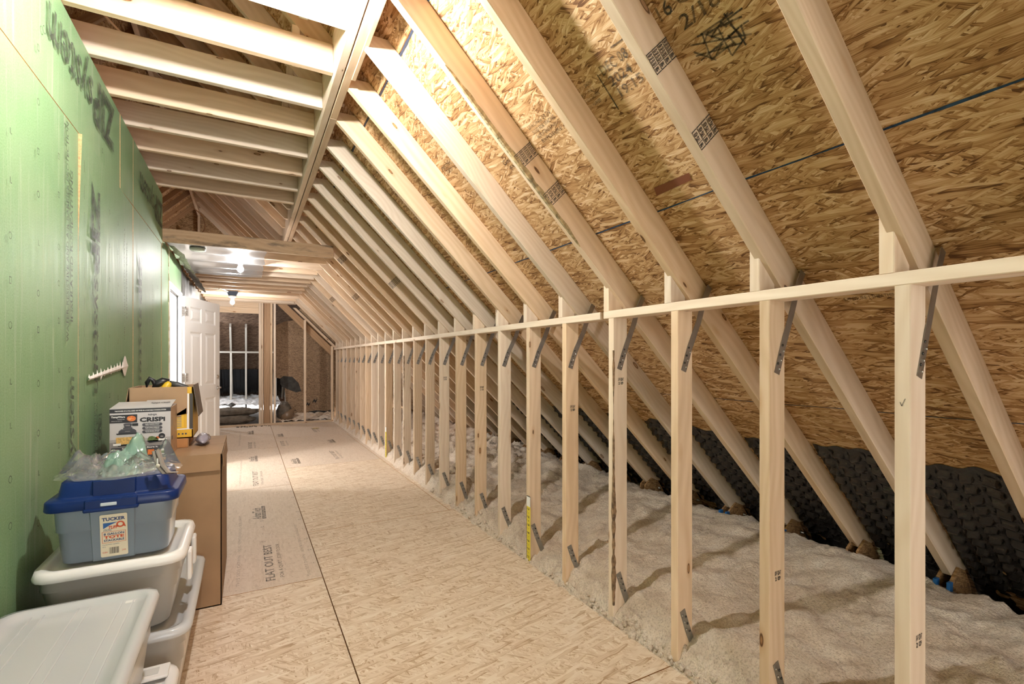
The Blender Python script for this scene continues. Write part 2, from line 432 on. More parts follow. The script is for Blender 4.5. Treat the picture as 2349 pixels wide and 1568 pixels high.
# ------------------------------------------------------------------ floor
floor = empty('floor', label='strand board subfloor of the attic corridor', cat='floor', kind='structure')
XL = .394
def floor_panel(x0, x1, y0, y1, m):
    g = .0028
    cx, cyy = (x0+x1)/2, (y0+y1)/2
    return slab('panel', (x0-cx+g, y0-cyy+g, -.018), (x1-cx-g, y1-cyy-g, 0), (m, TANEDGE), floor, M=Matrix.Translation((cx, cyy, 0)))
yr = [-3.407, -.969, 1.47, 3.9085, 6.347, 8.785, YB+.02]
yl = [-4.249, -1.81, .628, 3.066, 5.505, 7.943, YB+.02]
XR = 1.523
rp = [floor_panel(XL, XR if 2 < i < 5 else XS-.012, yr[i], yr[i+1], FLOOROSB if i < 4 else PRINTOSB) for i in range(6)]
lp = [floor_panel(-.82, XL, yl[i], yl[i+1], FLOOROSB if i < 3 else PRINTOSB) for i in range(6)]
floor_panel(XR, XS-.006, yr[3], yr[4], FLOOROSB); floor_panel(XR, XS-.006, yr[4], yr[5], PRINTOSB)
slab('subfloor_base', (-.82, -4.3, -.06), (XS+.03, YB+.1, -.021), (SEAM, SEAM), floor)
# printing on the subfloor
def floor_print(parent, blocks, rot90):
    p = Print()
    for kind, X, Y, L in blocks:
        if rot90: p.frame((X, Y, 0), (0, 1, 0), (-1, 0, 0))
        else: p.frame((X, Y, 0), (1, 0, 0), (0, 1, 0))
        if kind == 'flat':
            p.text('FLAT OUT BEST', 0, 0, L, .052, INKF, bold=.012); p.text('FOR A QUIET, STIFF FLOOR', .035*L, -.052, L*.95, .026, INKF)
        elif kind == 'brand':
            p.text('AdvanTech', 0, .0, L, .065, INKF, shear=.25, bold=.022); p.rect(.0, -.034, L*1.12, .028, INKF)
            p.text('SUBFLOOR + ROOFING', .02, -.030, L*1.0, .018, PRINTOSB, k=1)
        elif kind == 'marks':
            for i in range(9):
                q = i*L/8
                if i % 3 == 1: p.frame_rect(q, -.01, .02, .02, .003, INKF)
                elif i % 3 == 2: p.ring(q, 0, .012, .003, INKF)
                else: p.rect(q, 0, .018, .003, INKF)
        elif kind == 'faint':
            p.text('THIS SIDE DOWN', 0, 0, L, .018, INKFAINT); p.text('INSTALL WITH STRENGTH AXIS ACROSS SUPPORTS', L*1.15, 0, L*1.7, .018, INKFAINT)
    return p.build('print', parent)
floor_print(lp[3], [('flat', .145, 3.16, .62), ('brand', .10, 4.42, .34), ('marks', .10, 3.52, 1.35), ('marks', .37, 3.3, 1.9), ('faint', -.04, 3.16, .5), ('faint', .335, 3.12, .36)], True)
floor_print(lp[4], [('flat', .10, 5.62, .72), ('brand', .08, 6.95, .36), ('marks', .06, 5.58, .9), ('marks', .36, 5.6, 2.0), ('faint', -.06, 5.7, .5)], True)
floor_print(lp[5], [('flat', .06, 8.0, .62), ('brand', .06, 9.5, .42), ('faint', -.1, 8.3, .5)], True)
floor_print(rp[4], [('flat', 1.06, 6.62, .62), ('brand', .55, 6.55, .33), ('brand', 1.18, 7.95, .30), ('flat', .5, 8.0, .5)], True)
floor_print(rp[5], [('flat', 1.10, 9.25, .6), ('brand', .50, 8.98, .32)], True)

# ------------------------------------------------------------------ green wall
wl = empty('wall_left', label='green coated sheathing wall along the corridor', cat='wall', kind='structure')
TH = .012
def green_panel(y0, y1, z0, z1, proud=0.0, warp=0.0):
    g = .0022; cyy, cz = (y0+y1)/2, (z0+z1)/2
    M = Matrix(((0, 0, 1, XG-TH+proud), (1, 0, 0, cyy), (0, 1, 0, cz), (0, 0, 0, 1)))
    if not warp: return slab('panel', (y0-cyy+g, z0-cz+g, 0), (y1-cyy-g, z1-cz-g, TH), (GREEN, TANEDGE), wl, M=M)
    gg = G(); a, b, c, d = y0-cyy+g, y1-cyy-g, z0-cz+g, z1-cz-g; e = 1.86-cz
    v = [(a, c, TH), (b, c, TH), (b, d, TH), (a, d, TH+warp), (a, e, TH), (a, c, 0), (b, c, 0), (b, d, 0), (a, d, 0), (a, e, 0)]
    gg.add(v, [(0, 1, 4), (1, 2, 4), (2, 3, 4), (5, 9, 8, 7, 6)], GREEN)
    gg.add(v, [(0, 4, 9, 5), (4, 3, 8, 9), (3, 2, 7, 8), (1, 6, 7, 2), (0, 5, 6, 1)], TANEDGE)
    return gg.build('panel', wl, matrix=M)
ZS = 2.341; ZLOW = 2.392
gp = {}
for i, (a, b, pr) in enumerate([(-3.2, -1.96, 0), (-1.96, -.74, 0), (-.74, .48, 0), (.48, 1.70, 0), (1.70, 2.92, 0), (2.92, 4.13, .0), (4.13, 5.35, .0015)]):
    gp[i] = green_panel(a, b, 0.0, ZS, 0 if i == 5 else pr, .013 if i == 5 else 0)
gp['d'] = green_panel(5.35, 5.80, 0.0, ZS, .004)
gp['over'] = green_panel(5.80, 6.86, 2.085, ZLOW, .002)
gp['lo'] = green_panel(5.42, 5.80, ZS, ZLOW, .004)
for a, b, pr in ((-3.2, -1.13, 0), (-1.13, 1.31, 0), (1.31, 3.75, .0), (3.75, 4.13, .0015), (4.13, 5.42, .002)):
    gp[('u', round(a, 2))] = green_panel(a, b, ZS, ZJ-.001, pr)
def wall_frame(p, Y, Z, u, v): return p.frame((XG+.0085, Y, Z), u, v)
# top row: upside-down name
p = Print(); wall_frame(p, 3.56, 2.735, (0, -1, 0), (0, 0, -1)); 
p.text('ZIP', 0, .0, .43, .25, INKW, bold=.035); p.text('system', .44, -.02, .62, .235, INKW, bold=.012, shear=.12); p.ring(1.10, .19, .016, .004, INKW)
p.build('print', gp[('u', 1.31)])
p = Print(); wall_frame(p, 5.36, 2.69, (0, -1, 0), (0, 0, -1))
p.text('ZIP', 0, 0, .42, .22, INKW, bold=.035); p.text('system', .43, -.02, .60, .21, INKW, bold=.012, shear=.12)
p.build('print', gp[('u', 4.13)])
DN = ((0, 0, -1), (0, 1, 0)); UP = ((0, 0, 1), (0, -1, 0))
def marks(p, Y, Z0, n, dz, seed):
    rr = random.Random(seed)
    wall_frame(p, Y, Z0, (0, 1, 0), (0, 0, 1))
    for i in range(n):
        k = rr.randrange(3); z = i*dz+rr.uniform(-.02, .02)
        if k == 0: p.ring(0, z, .013, .003, INKW, n=9)
        elif k == 1: p.frame_rect(-.009, z, .018, .024, .003, INKW)
        else: p.rect(-.002, z, .004, .02, INKW); p.rect(.004, z, .008, .003, INKW)
# panel with the two lines of small print (Y 1.70 .. 2.92)
p = Print(); wall_frame(p, 2.745, 1.37, *UP)
p.text('WATER-RESISTIVE AND AIR BARRIER PROTECTION', 0, 0, .94, .030, INKW, bold=.02)
wall_frame(p, 2.80, 1.46, *UP); p.text('INSULATED R-SHEATHING', 0, 0, .66, .034, INKW, bold=.03)
wall_frame(p, 2.845, .62, *UP); p.text('ZIPsystem', 0, 0, .60, .105, INKW, shear=.12, bold=.015); p.ring(.63, .09, .012, .003, INKW)
for i in range(12): 
    wall_frame(p, 2.895, .75+i*.13, *UP); p.rect(0, 0, .07, .003, INKW)
marks(p, 2.16, .75, 9, .16, 3); marks(p, 2.40, .7, 10, .17, 4); marks(p, 2.62, .75, 9, .17, 5)
p.build('print', gp[4])
p = Print(); wall_frame(p, 3.10, 2.18, *DN)
p.text('ZIP', 0, 0, .45, .15, INKW, bold=.045); p.text('system', .46, 0, .60, .125, INKW, shear=.12, bold=.01)
wall_frame(p, 3.14, 1.075, *DN); p.text('YEAR SYSTEM', 0, .035, .30, .026, INKW); p.text('LIMITED WARRANTY', 0, 0, .30, .026, INKW)
wall_frame(p, 3.215, 1.01, *DN); p.frame_rect(0, 0, .26, .07, .008, INKW); p.text('30', .02, .012, .12, .046, INKW, bold=.04)
wall_frame(p, 3.83, 1.42, *UP); p.text('NAIL WITHIN PRINTED AREAS ONLY', 0, 0, .7, .018, INKW); wall_frame(p, 3.90, 1.55, *UP); p.text('STRUCTURAL PANEL', 0, 0, .5, .022, INKW)
for i in range(12): 
    wall_frame(p, 2.975, .75+i*.13, *UP); p.rect(0, 0, .07, .003, INKW)
marks(p, 3.45, .9, 8, .17, 6); marks(p, 3.65, .9, 8, .17, 8)
p.build('print', gp[5])
p = Print(); wall_frame(p, 4.27, 2.05, *DN)
p.text('ZIP', 0, 0, .36, .12, INKW, bold=.045); p.text('system', .38, 0, .66, .115, INKW, shear=.12, bold=.01)
wall_frame(p, 4.86, 1.2, *UP); p.text('AIR BARRIER PROTECTION', 0, 0, .7, .022, INKW)
marks(p, 4.6, .9, 9, .17, 9); marks(p, 5.1, .9, 9, .17, 10)
p.build('print', gp[6])
p = Print(); marks(p, .75, .5, 11, .16, 1); marks(p, 1.15, .5, 11, .16, 2); p.build('print', gp[3])
p = Print(); marks(p, 2.0, 2.44, 3, .14, 11); marks(p, 2.4, 2.44, 2, .2, 12); marks(p, 3.3, 2.4, 2, .1, 13); p.build('print', gp[('u', 1.31)])
# smear of white caulk
g = G(); pts = []; n = 96; rr = random.Random(3)
for i in range(n+1):
    f = i/n; y = 3.03+f*.86; z = 1.200+f*.055; up = .010+.010*f; dn = .008+.006*f
    sp = max(0, math.sin(i*.78))**6*rr.uniform(.4, 1.2)
    up += .034*sp*(.4+f); dn += .020*sp*rr.random()
    if .80 < f < .84: up = dn = .003 if f < .825 else .008
    if f > .86: q = math.sin((f-.86)/.14*math.pi); up = .022+.045*q; dn = .02+.04*q
    pts.append((y, z, up, dn))
vs = []; fs = []
for y, z, up, dn in pts: vs += [(XG+.010, y, z-dn), (XG+.017, y, z), (XG+.010, y, z+up)]
for i in range(n): b = i*3; fs += [(b, b+3, b+4, b+1), (b+1, b+4, b+5, b+2)]
g.add(vs, fs, WFOAM); g.build('caulk_smear', gp[5], 'white smear of caulk')
# framing behind the green wall and the grey batt wall past the door
g = G()
for y0, y1, z1 in ((-3.2, 5.42, 2.80), (5.42, 5.80, 2.39)): g.box((XG-.13, y0, 0), (XG-TH-.001, y1, z1), PINED)
g.build('wall_core', wl)

# ------------------------------------------------------------------ door
door = empty('door_1', (XG, 6.80, 0), 'white six panel door standing open into the corridor', 'door', 'structure')
g = G(); yn, yf = 5.80, 6.80
g.box((XG-.12, yn, 0), (XG+.012, yn+.045, 2.075), WHITED, .003); g.box((XG-.12, yf, 0), (XG+.012, yf+.05, 2.075), WHITED, .003)
g.box((XG-.12, yn+.045, 2.035), (XG+.012, yf, 2.075), WHITED, .003)
g.box((XG-.075, yf-.012, 0), (XG-.04, yf, 2.035), WHITED); g.box((XG-.075, yn+.045, 2.023), (XG-.04, yf-.012, 2.035), WHITED)
g.build('door_frame', door)
g = G(); g.box((XG-.035, yf-.005, 0), (XG-.027, yf-.001, 2.035), BLACKP); g.box((XG-.035, yn+.045, 2.029), (XG-.027, yf-.005, 2.034), BLACKP); g.build('jamb_gap_strip', door, 'dark strip standing in for the jamb gap')  # black strip stands in for the shaded gap along the jamb
g = G(); rr = random.Random(4)
for i in range(40): z = 1.02+i*.035; g.box((XG-.004, yn-.016-rr.uniform(0, .01), z), (XG+.006+rr.uniform(0, .01), yn+.002, z+.034), FOAM, .003)
g.build('foam_seal', door, 'yellow spray foam in the gap')
# leaf
hx, hy = XG+.018, 6.835; ex, ey = -.354, 7.68
ang = math.atan2(ey-hy, ex-hx); Wd = math.hypot(ex-hx, ey-hy); Hd = 2.03
M = Matrix.Translation((hx, hy, .012)) @ Matrix.Rotation(ang, 4, 'Z')
def door_leaf():
    g = G(); T = .044; xs = [0, .125, .405, .545, .825, Wd]; xs[4] = Wd-.125; xs[3] = xs[4]-.28
    rows = [(.23, .79), (.95, 1.62), (1.73, 1.92)]
    for side in (-1, 1):
        y = side*T/2
        zs = [0]+[z for r in rows for z in r]+[Hd]
        for i in range(5):
            for j in range(len(zs)-1):
                a, b, c, d = xs[i], xs[i+1], zs[j], zs[j+1]
                if i in (1, 3) and j in (1, 3, 5):
                    lv = [(0, 0), (.018, .011), (.030, .011), (.058, .002)]
                    prev = None
                    for k, dp in lv:
                        ring = [(a+k, y-side*dp, c+k), (b-k, y-side*dp, c+k), (b-k, y-side*dp, d-k), (a+k, y-side*dp, d-k)]
                        if prev: 
                            for q in range(4): g.add([prev[q], prev[(q+1) % 4], ring[(q+1) % 4], ring[q]], [(0, 1, 2, 3)], WHITE)
                        prev = ring
                    g.add(prev, [(0, 1, 2, 3)], WHITE)
                else: g.add([(a, y, c), (b, y, c), (b, y, d), (a, y, d)], [(0, 1, 2, 3)], WHITE)
    h = T/2
    g.add([(0, -h, 0), (0, h, 0), (0, h, Hd), (0, -h, Hd), (Wd, -h, 0), (Wd, h, 0), (Wd, h, Hd), (Wd, -h, Hd)], [(0, 1, 2, 3), (7, 6, 5, 4), (0, 4, 5, 1), (3, 2, 6, 7)], WHITE)
    return g
leaf = door_leaf().build('door_leaf', door, matrix=M)
HNG = simple('satin hinge steel', (.60, .59, .57), .35, .35)
for z in (.25, 1.02, 1.80):
    g = G(); g.box((-.004, -.034, z), (.0, .02, z+.10), HNG); g.box((.002, -.025, z), (.075, -.022, z+.10), HNG); g.box((-.075, -.025, z), (-.004, -.022, z+.10), HNG)
    g.tube([(-.001, -.030, z-.004), (-.001, -.030, z+.104)], .007, CHROME)
    for dx in (.03, .055, -.03, -.055):
        for dz in (.02, .05, .08): g.lathe([(.004, 0), (.004, .001)], (dx, -.0255, z+dz), SCREW, 6, (0, -1, 0))
    g.build('hinge', leaf, 'brushed nickel hinge', M)
g = G(); hz = .905
for s in (-1, 1):
    g.lathe([(.026, 0), (.026, .006), (.022, .010), (.011, .012), (.011, .045)], (Wd-.065, s*.022, hz), CHROME, 20, (0, s, 0))
    g.tube([(Wd-.065, s*.064, hz), (Wd-.10, s*.066, hz), (Wd-.165, s*.062, hz-.004)], .009, CHROME, radii=[.012, .010, .008])
g.box((Wd-.001, -.012, hz-.03), (Wd+.002, .012, hz+.03), CHROME)
g.build('lever_handle', leaf, 'brushed nickel lever handle', M)
g = G()
for s in (-1, 1): g.lathe([(.028, 0), (.028, .006), (.022, .012), (.008, .013), (.008, .016)], (Wd-.065, s*.022, hz+.145), CHROME, 20, (0, s, 0))
g.build('deadbolt', leaf, 'brushed nickel deadbolt', M)
# lit landing behind the doorway
room = empty('wall_landing', label='bare white landing seen through the doorway', cat='wall', kind='structure')
LAND = simple('white wall paint', (.82, .82, .82), .7)
g = G()
g.box((-2.9, 4.6, -.02), (-2.85, 8.6, 2.45), LAND); g.box((-2.9, 4.55, -.02), (XG-.13, 4.6, 2.45), LAND); g.box((-2.9, 8.6, -.02), (XG-.13, 8.65, 2.45), LAND)
g.box((-2.9, 4.55, 2.45), (XG-.13, 8.65, 2.47), LAND); g.box((-2.9, 4.55, -.04), (XG-.0, 8.65, -.02), LAND)
g.box((XG-.15, 4.6, 0), (XG-.131, 5.80, 2.45), LAND); g.box((XG-.15, 6.85, 0), (XG-.131, 8.6, 2.45), LAND); g.box((XG-.15, 5.80, 2.08), (XG-.131, 6.85, 2.45), LAND)
g.build('wall_shell', room)

# grey faced batts past the door
g = G(); ny, nz_ = 90, 44; vs = []; fs = []; rr = random.Random(8)
for i in range(ny+1):
    for j in range(nz_+1):
        y = 6.865+(YB-6.865)*i/ny; z = 2.40*j/nz_
        b = .02*math.sin((y-6.86)*math.pi/.4064)**2+.02*noise.noise((y*3, z*5, 1))+.012*noise.noise((y*9, z*13, 4))
        vs.append((XG-.03+b, y, z))
for i in range(ny):
    for j in range(nz_): a = i*(nz_+1)+j; fs.append((a, a+nz_+1, a+nz_+2, a+1))
g.add(vs, fs, GREYSHEET, True)
wb = empty('wall_batts', label='grey faced batt wall beyond the door', cat='wall', kind='structure')
g.build('batt_facing', wb)
g = G(); vs = []; fs = []
for i in range(31):
    for j in range(5):
        f = i/30; y = 5.5+f*3.2; x = XG+.02+j*.03+.02*noise.noise((y*6, j, 3)); z = 2.39-.02*j-.03*noise.noise((y*5, j*.8, 9))
        vs.append((x, y, z))
for i in range(30):
    for j in range(4): a = i*5+j; fs.append((a, a+5, a+6, a+1))
g.add(vs, fs, simple('crumpled flange film', (.30, .28, .24), .6, spec=.2, vary=.5, scale=30), True); g.build('batt_flange', wb, 'crumpled pale facing flange')

# ------------------------------------------------------------------ knee wall
wr = empty('wall_right', label='open stud knee wall with flat top plate', cat='wall', kind='structure')
NS = 25
straps = []
strap_me = None
def strap(name, pts, w, parent, up):
    """thin steel strap along pts on a stud's near face (normal -Y), with nail heads"""
    g = G(); n = len(pts)
    vs = []; fs = []
    for i, p in enumerate(pts):
        t = Vector(pts[min(i+1, n-1)])-Vector(pts[max(i-1, 0)]); t.normalize(); s = Vector((0, -1, 0)).cross(t).normalized()*w/2
        for o in (0, -.0016): vs += [Vector(p)-s+Vector((0, o, 0)), Vector(p)+s+Vector((0, o, 0))]
    for i in range(n-1):
        b = i*4; fs += [(b+2, b+3, b+7, b+6), (b, b+4, b+5, b+1), (b, b+2, b+6, b+4), (b+1, b+5, b+7, b+3)]
    fs += [(0, 1, 3, 2), (n*4-4, n*4-2, n*4-1, n*4-3)]
    g.add(vs, fs, STEEL)
    a, b = Vector(pts[0]), Vector(pts[1]); t = (b-a).normalized(); s = Vector((0, -1, 0)).cross(t).normalized()
    for k, (q, r) in enumerate(((.02, -.007), (.035, .008), (.052, -.006), (.068, .007), (.088, -.008), (.104, .006))):
        if q < (b-a).length*1.6: g.lathe([(.0045, 0), (.0045, .0025), (.002, .0035)], a+t*q+s*r+Vector((0, -.0016, 0)), SCREW if k % 2 else CHROME, 7, (0, -1, 0))
    return g.build(name, parent, 'grey galvanised strap')
rr = random.Random(21)
studs = {}
for k in range(-3, NS):
    yf = Y0+k*SP; yn = yf-.038
    m = PINEW if rr.random() < .35 else PINE
    st = stick('stud', (XS, yn, 0), (XS+.089, yf, 1.4995), 'z', m, wr); studs[k] = st
    if k > -2:
        j = rr.uniform(-.012, .012)
        strap('strap', [(XS+.040+j, yn-.0005, 1.245), (XS+.075+j, yn-.001, 1.34), (XS+.125, yn-.002, 1.46), (XS+.155, yn-.002, 1.54), (XS+.195, yn-.001, 1.615)], .030, st, True)
        strap('strap', [(XS+.033+j, yn-.0005, .235), (XS+.062+j, yn-.001, .155), (XS+.10, yn-.002, .05)], .030, st, False)
    stick('cripple', (XS, yf, 1.5375), (XS+.089, yf+.038, 1.726), 'z', PINEW, wr)
stick('stud', (XS, Y0+14*SP+.0005, 0), (XS+.089, Y0+14*SP+.0385, 1.4995), 'z', PINEW, wr)
stick('top_plate', (XS, -1.0, 1.4995), (XS+.089, 1.928, 1.5375), 'y', PINEW, wr)
stick('top_plate', (XS-.001, 1.955, 1.4985), (XS+.088, 6.36, 1.5365), 'y', PINEW, wr)
stick('top_plate', (XS, 6.363, 1.4995), (XS+.089, YB, 1.5375), 'y', PINEW, wr)
stick('bottom_plate', (XS, -1.0, -.038), (XS+.089, 3.2, -.0005), 'y', PINEW, wr); stick('bottom_plate', (XS, 3.202, -.038), (XS+.089, YB, -.0005), 'y', PINE, wr)
# lumber stamps and pencil marks on the studs
for k, z in ((0, .50), (1, .52), (3, 1.17), (4, 1.0), (7, 1.05), (9, 1.1)):
    p = Print().frame((XS+.030, Y0+k*SP-.038, z), (1, 0, 0), (0, 0, 1))
    p.text('S-P-F', 0, .018, .012, .016, INK, bold=.03); p.text('KD-HT', .016, .018, .018, .016, INK, bold=.03); p.text('2', .002, 0, .008, .014, INK, bold=.03); p.text('029', .016, 0, .016, .014, INK, bold=.03)
    p.build('print', studs[k])
p = Print().frame((XS, Y0-.014, 1.165), (0, -1, 0), (0, 0, 1)); p.line(0, .012, .004, .001, .0012, INK); p.line(.004, .001, .012, .022, .0012, INK); p.build('pencil_mark', studs[0])

# ------------------------------------------------------------------ roof: sheathing, rafters, ridge
roof = empty('ceiling_right', label='sloping roof with rafters under strand board sheathing', cat='ceiling', kind='structure')
# panel local frame: X along +Y world, Y up the slope, Z = inward normal
def roof_M(y, x): 
    z = SUMT-x
    return Matrix(((0, -Q, -Q, x), (1, 0, 0, y), (0, Q, -Q, z), (0, 0, 0, 1)))
courses = [(RIDGEX, .64), (.64, 1.494), (1.494, 2.33), (2.33, 3.46)]
sheath = {}
for ci, (xa, xb) in enumerate(courses):
    st = [Y0+.003+SP*k for k in ((-9, -3, 3, 9, 15, 21, 27) if ci % 2 else (-9, -6, 0, 6, 12, 18, 24, 27))]
    W = (xb-xa)/Q
    for a, b in zip(st, st[1:]):
        g = .0025
        sheath[(ci, a)] = slab('sheathing_panel', (a-(a+b)/2+g, -W/2+g, -.012), (b-(a+b)/2-g, W/2-g, 0), (ROOFOSB, TANEDGE), roof, M=roof_M((a+b)/2, (xa+xb)/2))
def sheath_at(ci, y): return [o for (c, a), o in sheath.items() if c == ci and a <= y][-1]
slab('underlayment', (-7.4, -3.2, -.03), (7.4, 3.0, -.016), (SEAM, SEAM), roof, M=roof_M(4.1, 1.34))
# blue chalk lines and the dark seam
g = G()
def wobble(x, y0, y1, w, m, lift):
    n = int((y1-y0)/.04); vs = []; fs = []
    for i in range(n+1):
        y = y0+(y1-y0)*i/n; q = w*(.5+.5*abs(noise.noise((y*9, x*4, 0)))+.3*noise.noise((y*40, x, 2))); o = .004*noise.noise((y*3, x, 5))
        for s in (-1, 1):
            xx = x+(o+s*q)*Q; vs.append((xx-lift*Q, y, SUMT-xx-lift*Q))
    for i in range(n): a = 2*i; fs.append((a, a+1, a+3, a+2))
    g.add(vs, fs, m)
wobble(1.494, -1, 10.6, .0045, CHALK, .0010); wobble(2.33, -1, 10.6, .0025, CHALK, .0010); wobble(.645, -1, 10.6, .009, SEAM, .0010)
g.build('chalk_line', roof, 'blue chalk lines snapped across the sheathing')
# stamps on the sheathing
def sheath_print(key, X, Y):
    return Print().frame((X-.0012*Q, Y, SUMT-X-.0012*Q), (0, -1, 0), (-Q, 0, Q), .0008)
p = sheath_print(None, 1.165, 1.50)
p.text('DEC 08', .155, .082, .13, .036, INKO, bold=.01); p.text('2024', .165, .036, .105, .036, INKO, bold=.01); p.text('19:15', .175, -.010, .115, .034, INKO, bold=.01)
p.line(.135, -.04, .135, .10, .005, INKO); p.line(.30, .135, .325, .02, .007, INKO); p.line(.24, .14, .30, .135, .005, INKO)
p.text('SIZED FOR SPACING', .0, .090, .10, .014, INKO); p.text('EXPOSURE 1', .0, .066, .09, .014, INKO); p.text('THIS SIDE DOWN', .0, .042, .10, .014, INKO); p.text('WHERE MARKED', .0, .018, .09, .014, INKO)
p.build('print', sheath_at(1, 1.57))
p = sheath_print(None, 1.125, 1.06)
p.text('16 CT', .0, .045, .15, .042, INKO, bold=.01); p.text('2/16', .05, -.015, .13, .042, INKO, bold=.01)
for i in range(26): p.line(.04+rr.random()*.17, -.04-rr.random()*.09, .07+rr.random()*.17, -.04-rr.random()*.11, .005, INKO)
p.build('print', sheath_at(1, .9))
p = sheath_print(None, 1.095, 1.84)
for i, t in enumerate(('SPACING 24 IN', 'SIZED FOR SPACING', 'ROOF SHEATHING', 'EXPOSURE 1')): p.text(t, .01*i, -i*.026, .17, .017, INKO)
p.build('print', sheath_at(1, 2.0))
p = sheath_print(None, 1.14, 2.17); p.text('Georgia', .02, 0, .15, .032, INKO, bold=.01); p.text('PACIFIC', .05, -.03, .12, .022, INKO); p.build('print', sheath_at(1, 2.2))
p = sheath_print(None, 1.007, 2.68); p.text('STRUCTURAL', 0, 0, .14, .022, INKO, bold=.01); p.text('1 GRADE', 0, -.03, .10, .022, INKO, bold=.01); p.build('print', sheath_at(1, 2.6))
p = sheath_print(None, 1.897, .975); p.text('THIS SIDE DOWN', 0, .026, .16, .016, INKO); p.text('EXPOSURE 1 SHEATHING', .02, 0, .17, .016, INKO); p.build('print', sheath_at(2, .8))
# a red-brown flake on the board between two rafters
p = sheath_print(None, 1.445, 1.43); p.poly([(0, -.005), (.18, .002), (.185, .032), (.01, .03)], simple('red flake', (.20, .065, .03), .7)); p.build('red_flake', sheath_at(1, 1.3))

def raf(X, off): return SUMB-X+off*math.sqrt(2)
rafters = {}
XF = 3.03
for k in range(-4, 25):
    yc = Y0-.019+k*SP
    m = PINE if k < 3 or rr.random() < .6 else PINEW
    xa, xb = XBEAM-.015, XF
    h = RD/2*Q      # centre line sits half the depth above the underside
    rafters[k] = board('rafter', (xa+h, yc+.045, SUMB-xa+h), (xb+h, yc-.012, SUMB-xb+h), .038, RD, m, roof, (0, 1, 0), cut0=1.0, cut1=1.0)
    # gusset plates at the foot
    if k < 14:
        for s in (-1, 1):
            y = yc-.012+s*.026; g = G()
            prof = [(2.955, .235), (3.03, .285), (3.10, .255), (3.165, .16), (3.19, .05), (3.20, -.05), (2.93, -.05)]
            n = len(prof); vs = [(x, y-.006, z) for x, z in prof]+[(x, y+.006, z) for x, z in prof]
            g.add(vs, [tuple(range(n)), tuple(range(2*n-1, n-1, -1))]+[(i, n+i, n+(i+1) % n, (i+1) % n) for i in range(n)], GUSSET)
            if k in (1, 3, 4): g.box((2.925, y-.007, .15), (2.957, y+.007, .232), simple('blue tape', (.02, .14, .42), .5))
            if k in (3, 4, 5, 6): g.lathe([(.010, 0), (.010, .004), (.006, .006), (.006, .02)], (3.11, y-.006, .19), CHROME, 8, (0, -1, 0))
            g.build('gusset', rafters[k], 'dark strand board gusset plate')
    if k == 2:
        g = G(); q = random.Random(2)
        for i in range(11): g.lathe([(.003, -.014), (.011, -.006), (.012, .004), (.004, .014)], (3.115+i*.012+q.uniform(-.01, .01), yc-.046+q.uniform(-.01, .0), .30-i*.024), FOAM, 8, (q.uniform(-1, 1), q.uniform(-1, 0), q.uniform(-1, 1)))
        g.build('foam_bead', rafters[k], 'cream spray foam blobs')
    # upper half beside the joists
    xa, xb = RIDGEX+.02, XBEAM-.075
    board('rafter', (xa+h, yc+.053, SUMB-xa+h), (xb+h, yc+.053, SUMB-xb+h), .038, RD, PINE if k % 3 else PINEW, roof, (0, 1, 0), cut0=1.0, cut1=1.0)
# grade stamps on rafters
def raf_stamp(k, X, rows):
    yc = Y0-.019+k*SP+.045-.057*(X-XBEAM)/2.55-.0195
    p = Print().frame((X, yc, SUMB-X), (Q, 0, Q), (-Q, 0, Q), .001)   # u across the depth, v up the slope
    for i in range(4):
        x = .002+i*.0295; w = .027
        if x+w > RD: w = RD-x-.001
        p.rect(x, 0, w, .003, INK); p.rect(x, .022, w, .002, INK); p.rect(x, .062, w, .003, INK); p.rect(x, 0, .002, .064, INK)
        if rows == 0:
            for r in range(4): p.text(('KDHT', 'S-P-F', 'No2', '029')[r], x+.004, .026+r*.009, w-.006, .007, INK, bold=.04)
        else: p.text('HT', x+.004, .028, w-.009, .014, INK, bold=.03); p.text('029', x+.004, .045, w-.008, .012, INK, bold=.03)
        p.text('SPF', x+.004, .007, w-.008, .011, INK, bold=.04)
    p.build('grade_stamp', rafters[k])
for k, X, r in ((1, 1.085, 0), (1, 1.275, 1), (3, 1.085, 0), (3, 1.235, 1), (10, 1.25, 0), (14, 1.2, 1), (17, 1.1, 0), (12, .9, 1)): raf_stamp(k, X, r)
# bark edge on the third rafter
g = G(); q = random.Random(6); BARK = simple('bark edge', (.40, .30, .16), .9, vary=.5, scale=40, bump=.8)
vs = []; fs = []; n = 40
for i in range(n+1):
    X = .72+i*.017; f = math.sin(math.pi*i/n)**.5; yc = Y0-.019+3*SP+.045-.057*(X-XBEAM)/2.55-.0192
    h = .026*f*(.5+.8*abs(noise.noise((X*14, 0, 0)))); w = .014*f
    vs += [(X-.001, yc+.012*f+.004, SUMB-X-.0015), (X-.002, yc-.0015, SUMB-X-.002), (X+h*Q, yc-.0022, SUMB-X+h*Q)]
for i in range(n): b = i*3; fs += [(b, b+3, b+4, b+1), (b+1, b+4, b+5, b+2)]
g.add(vs, fs, BARK); g.build('bark_edge', rafters[3], 'rough bark along the edge')

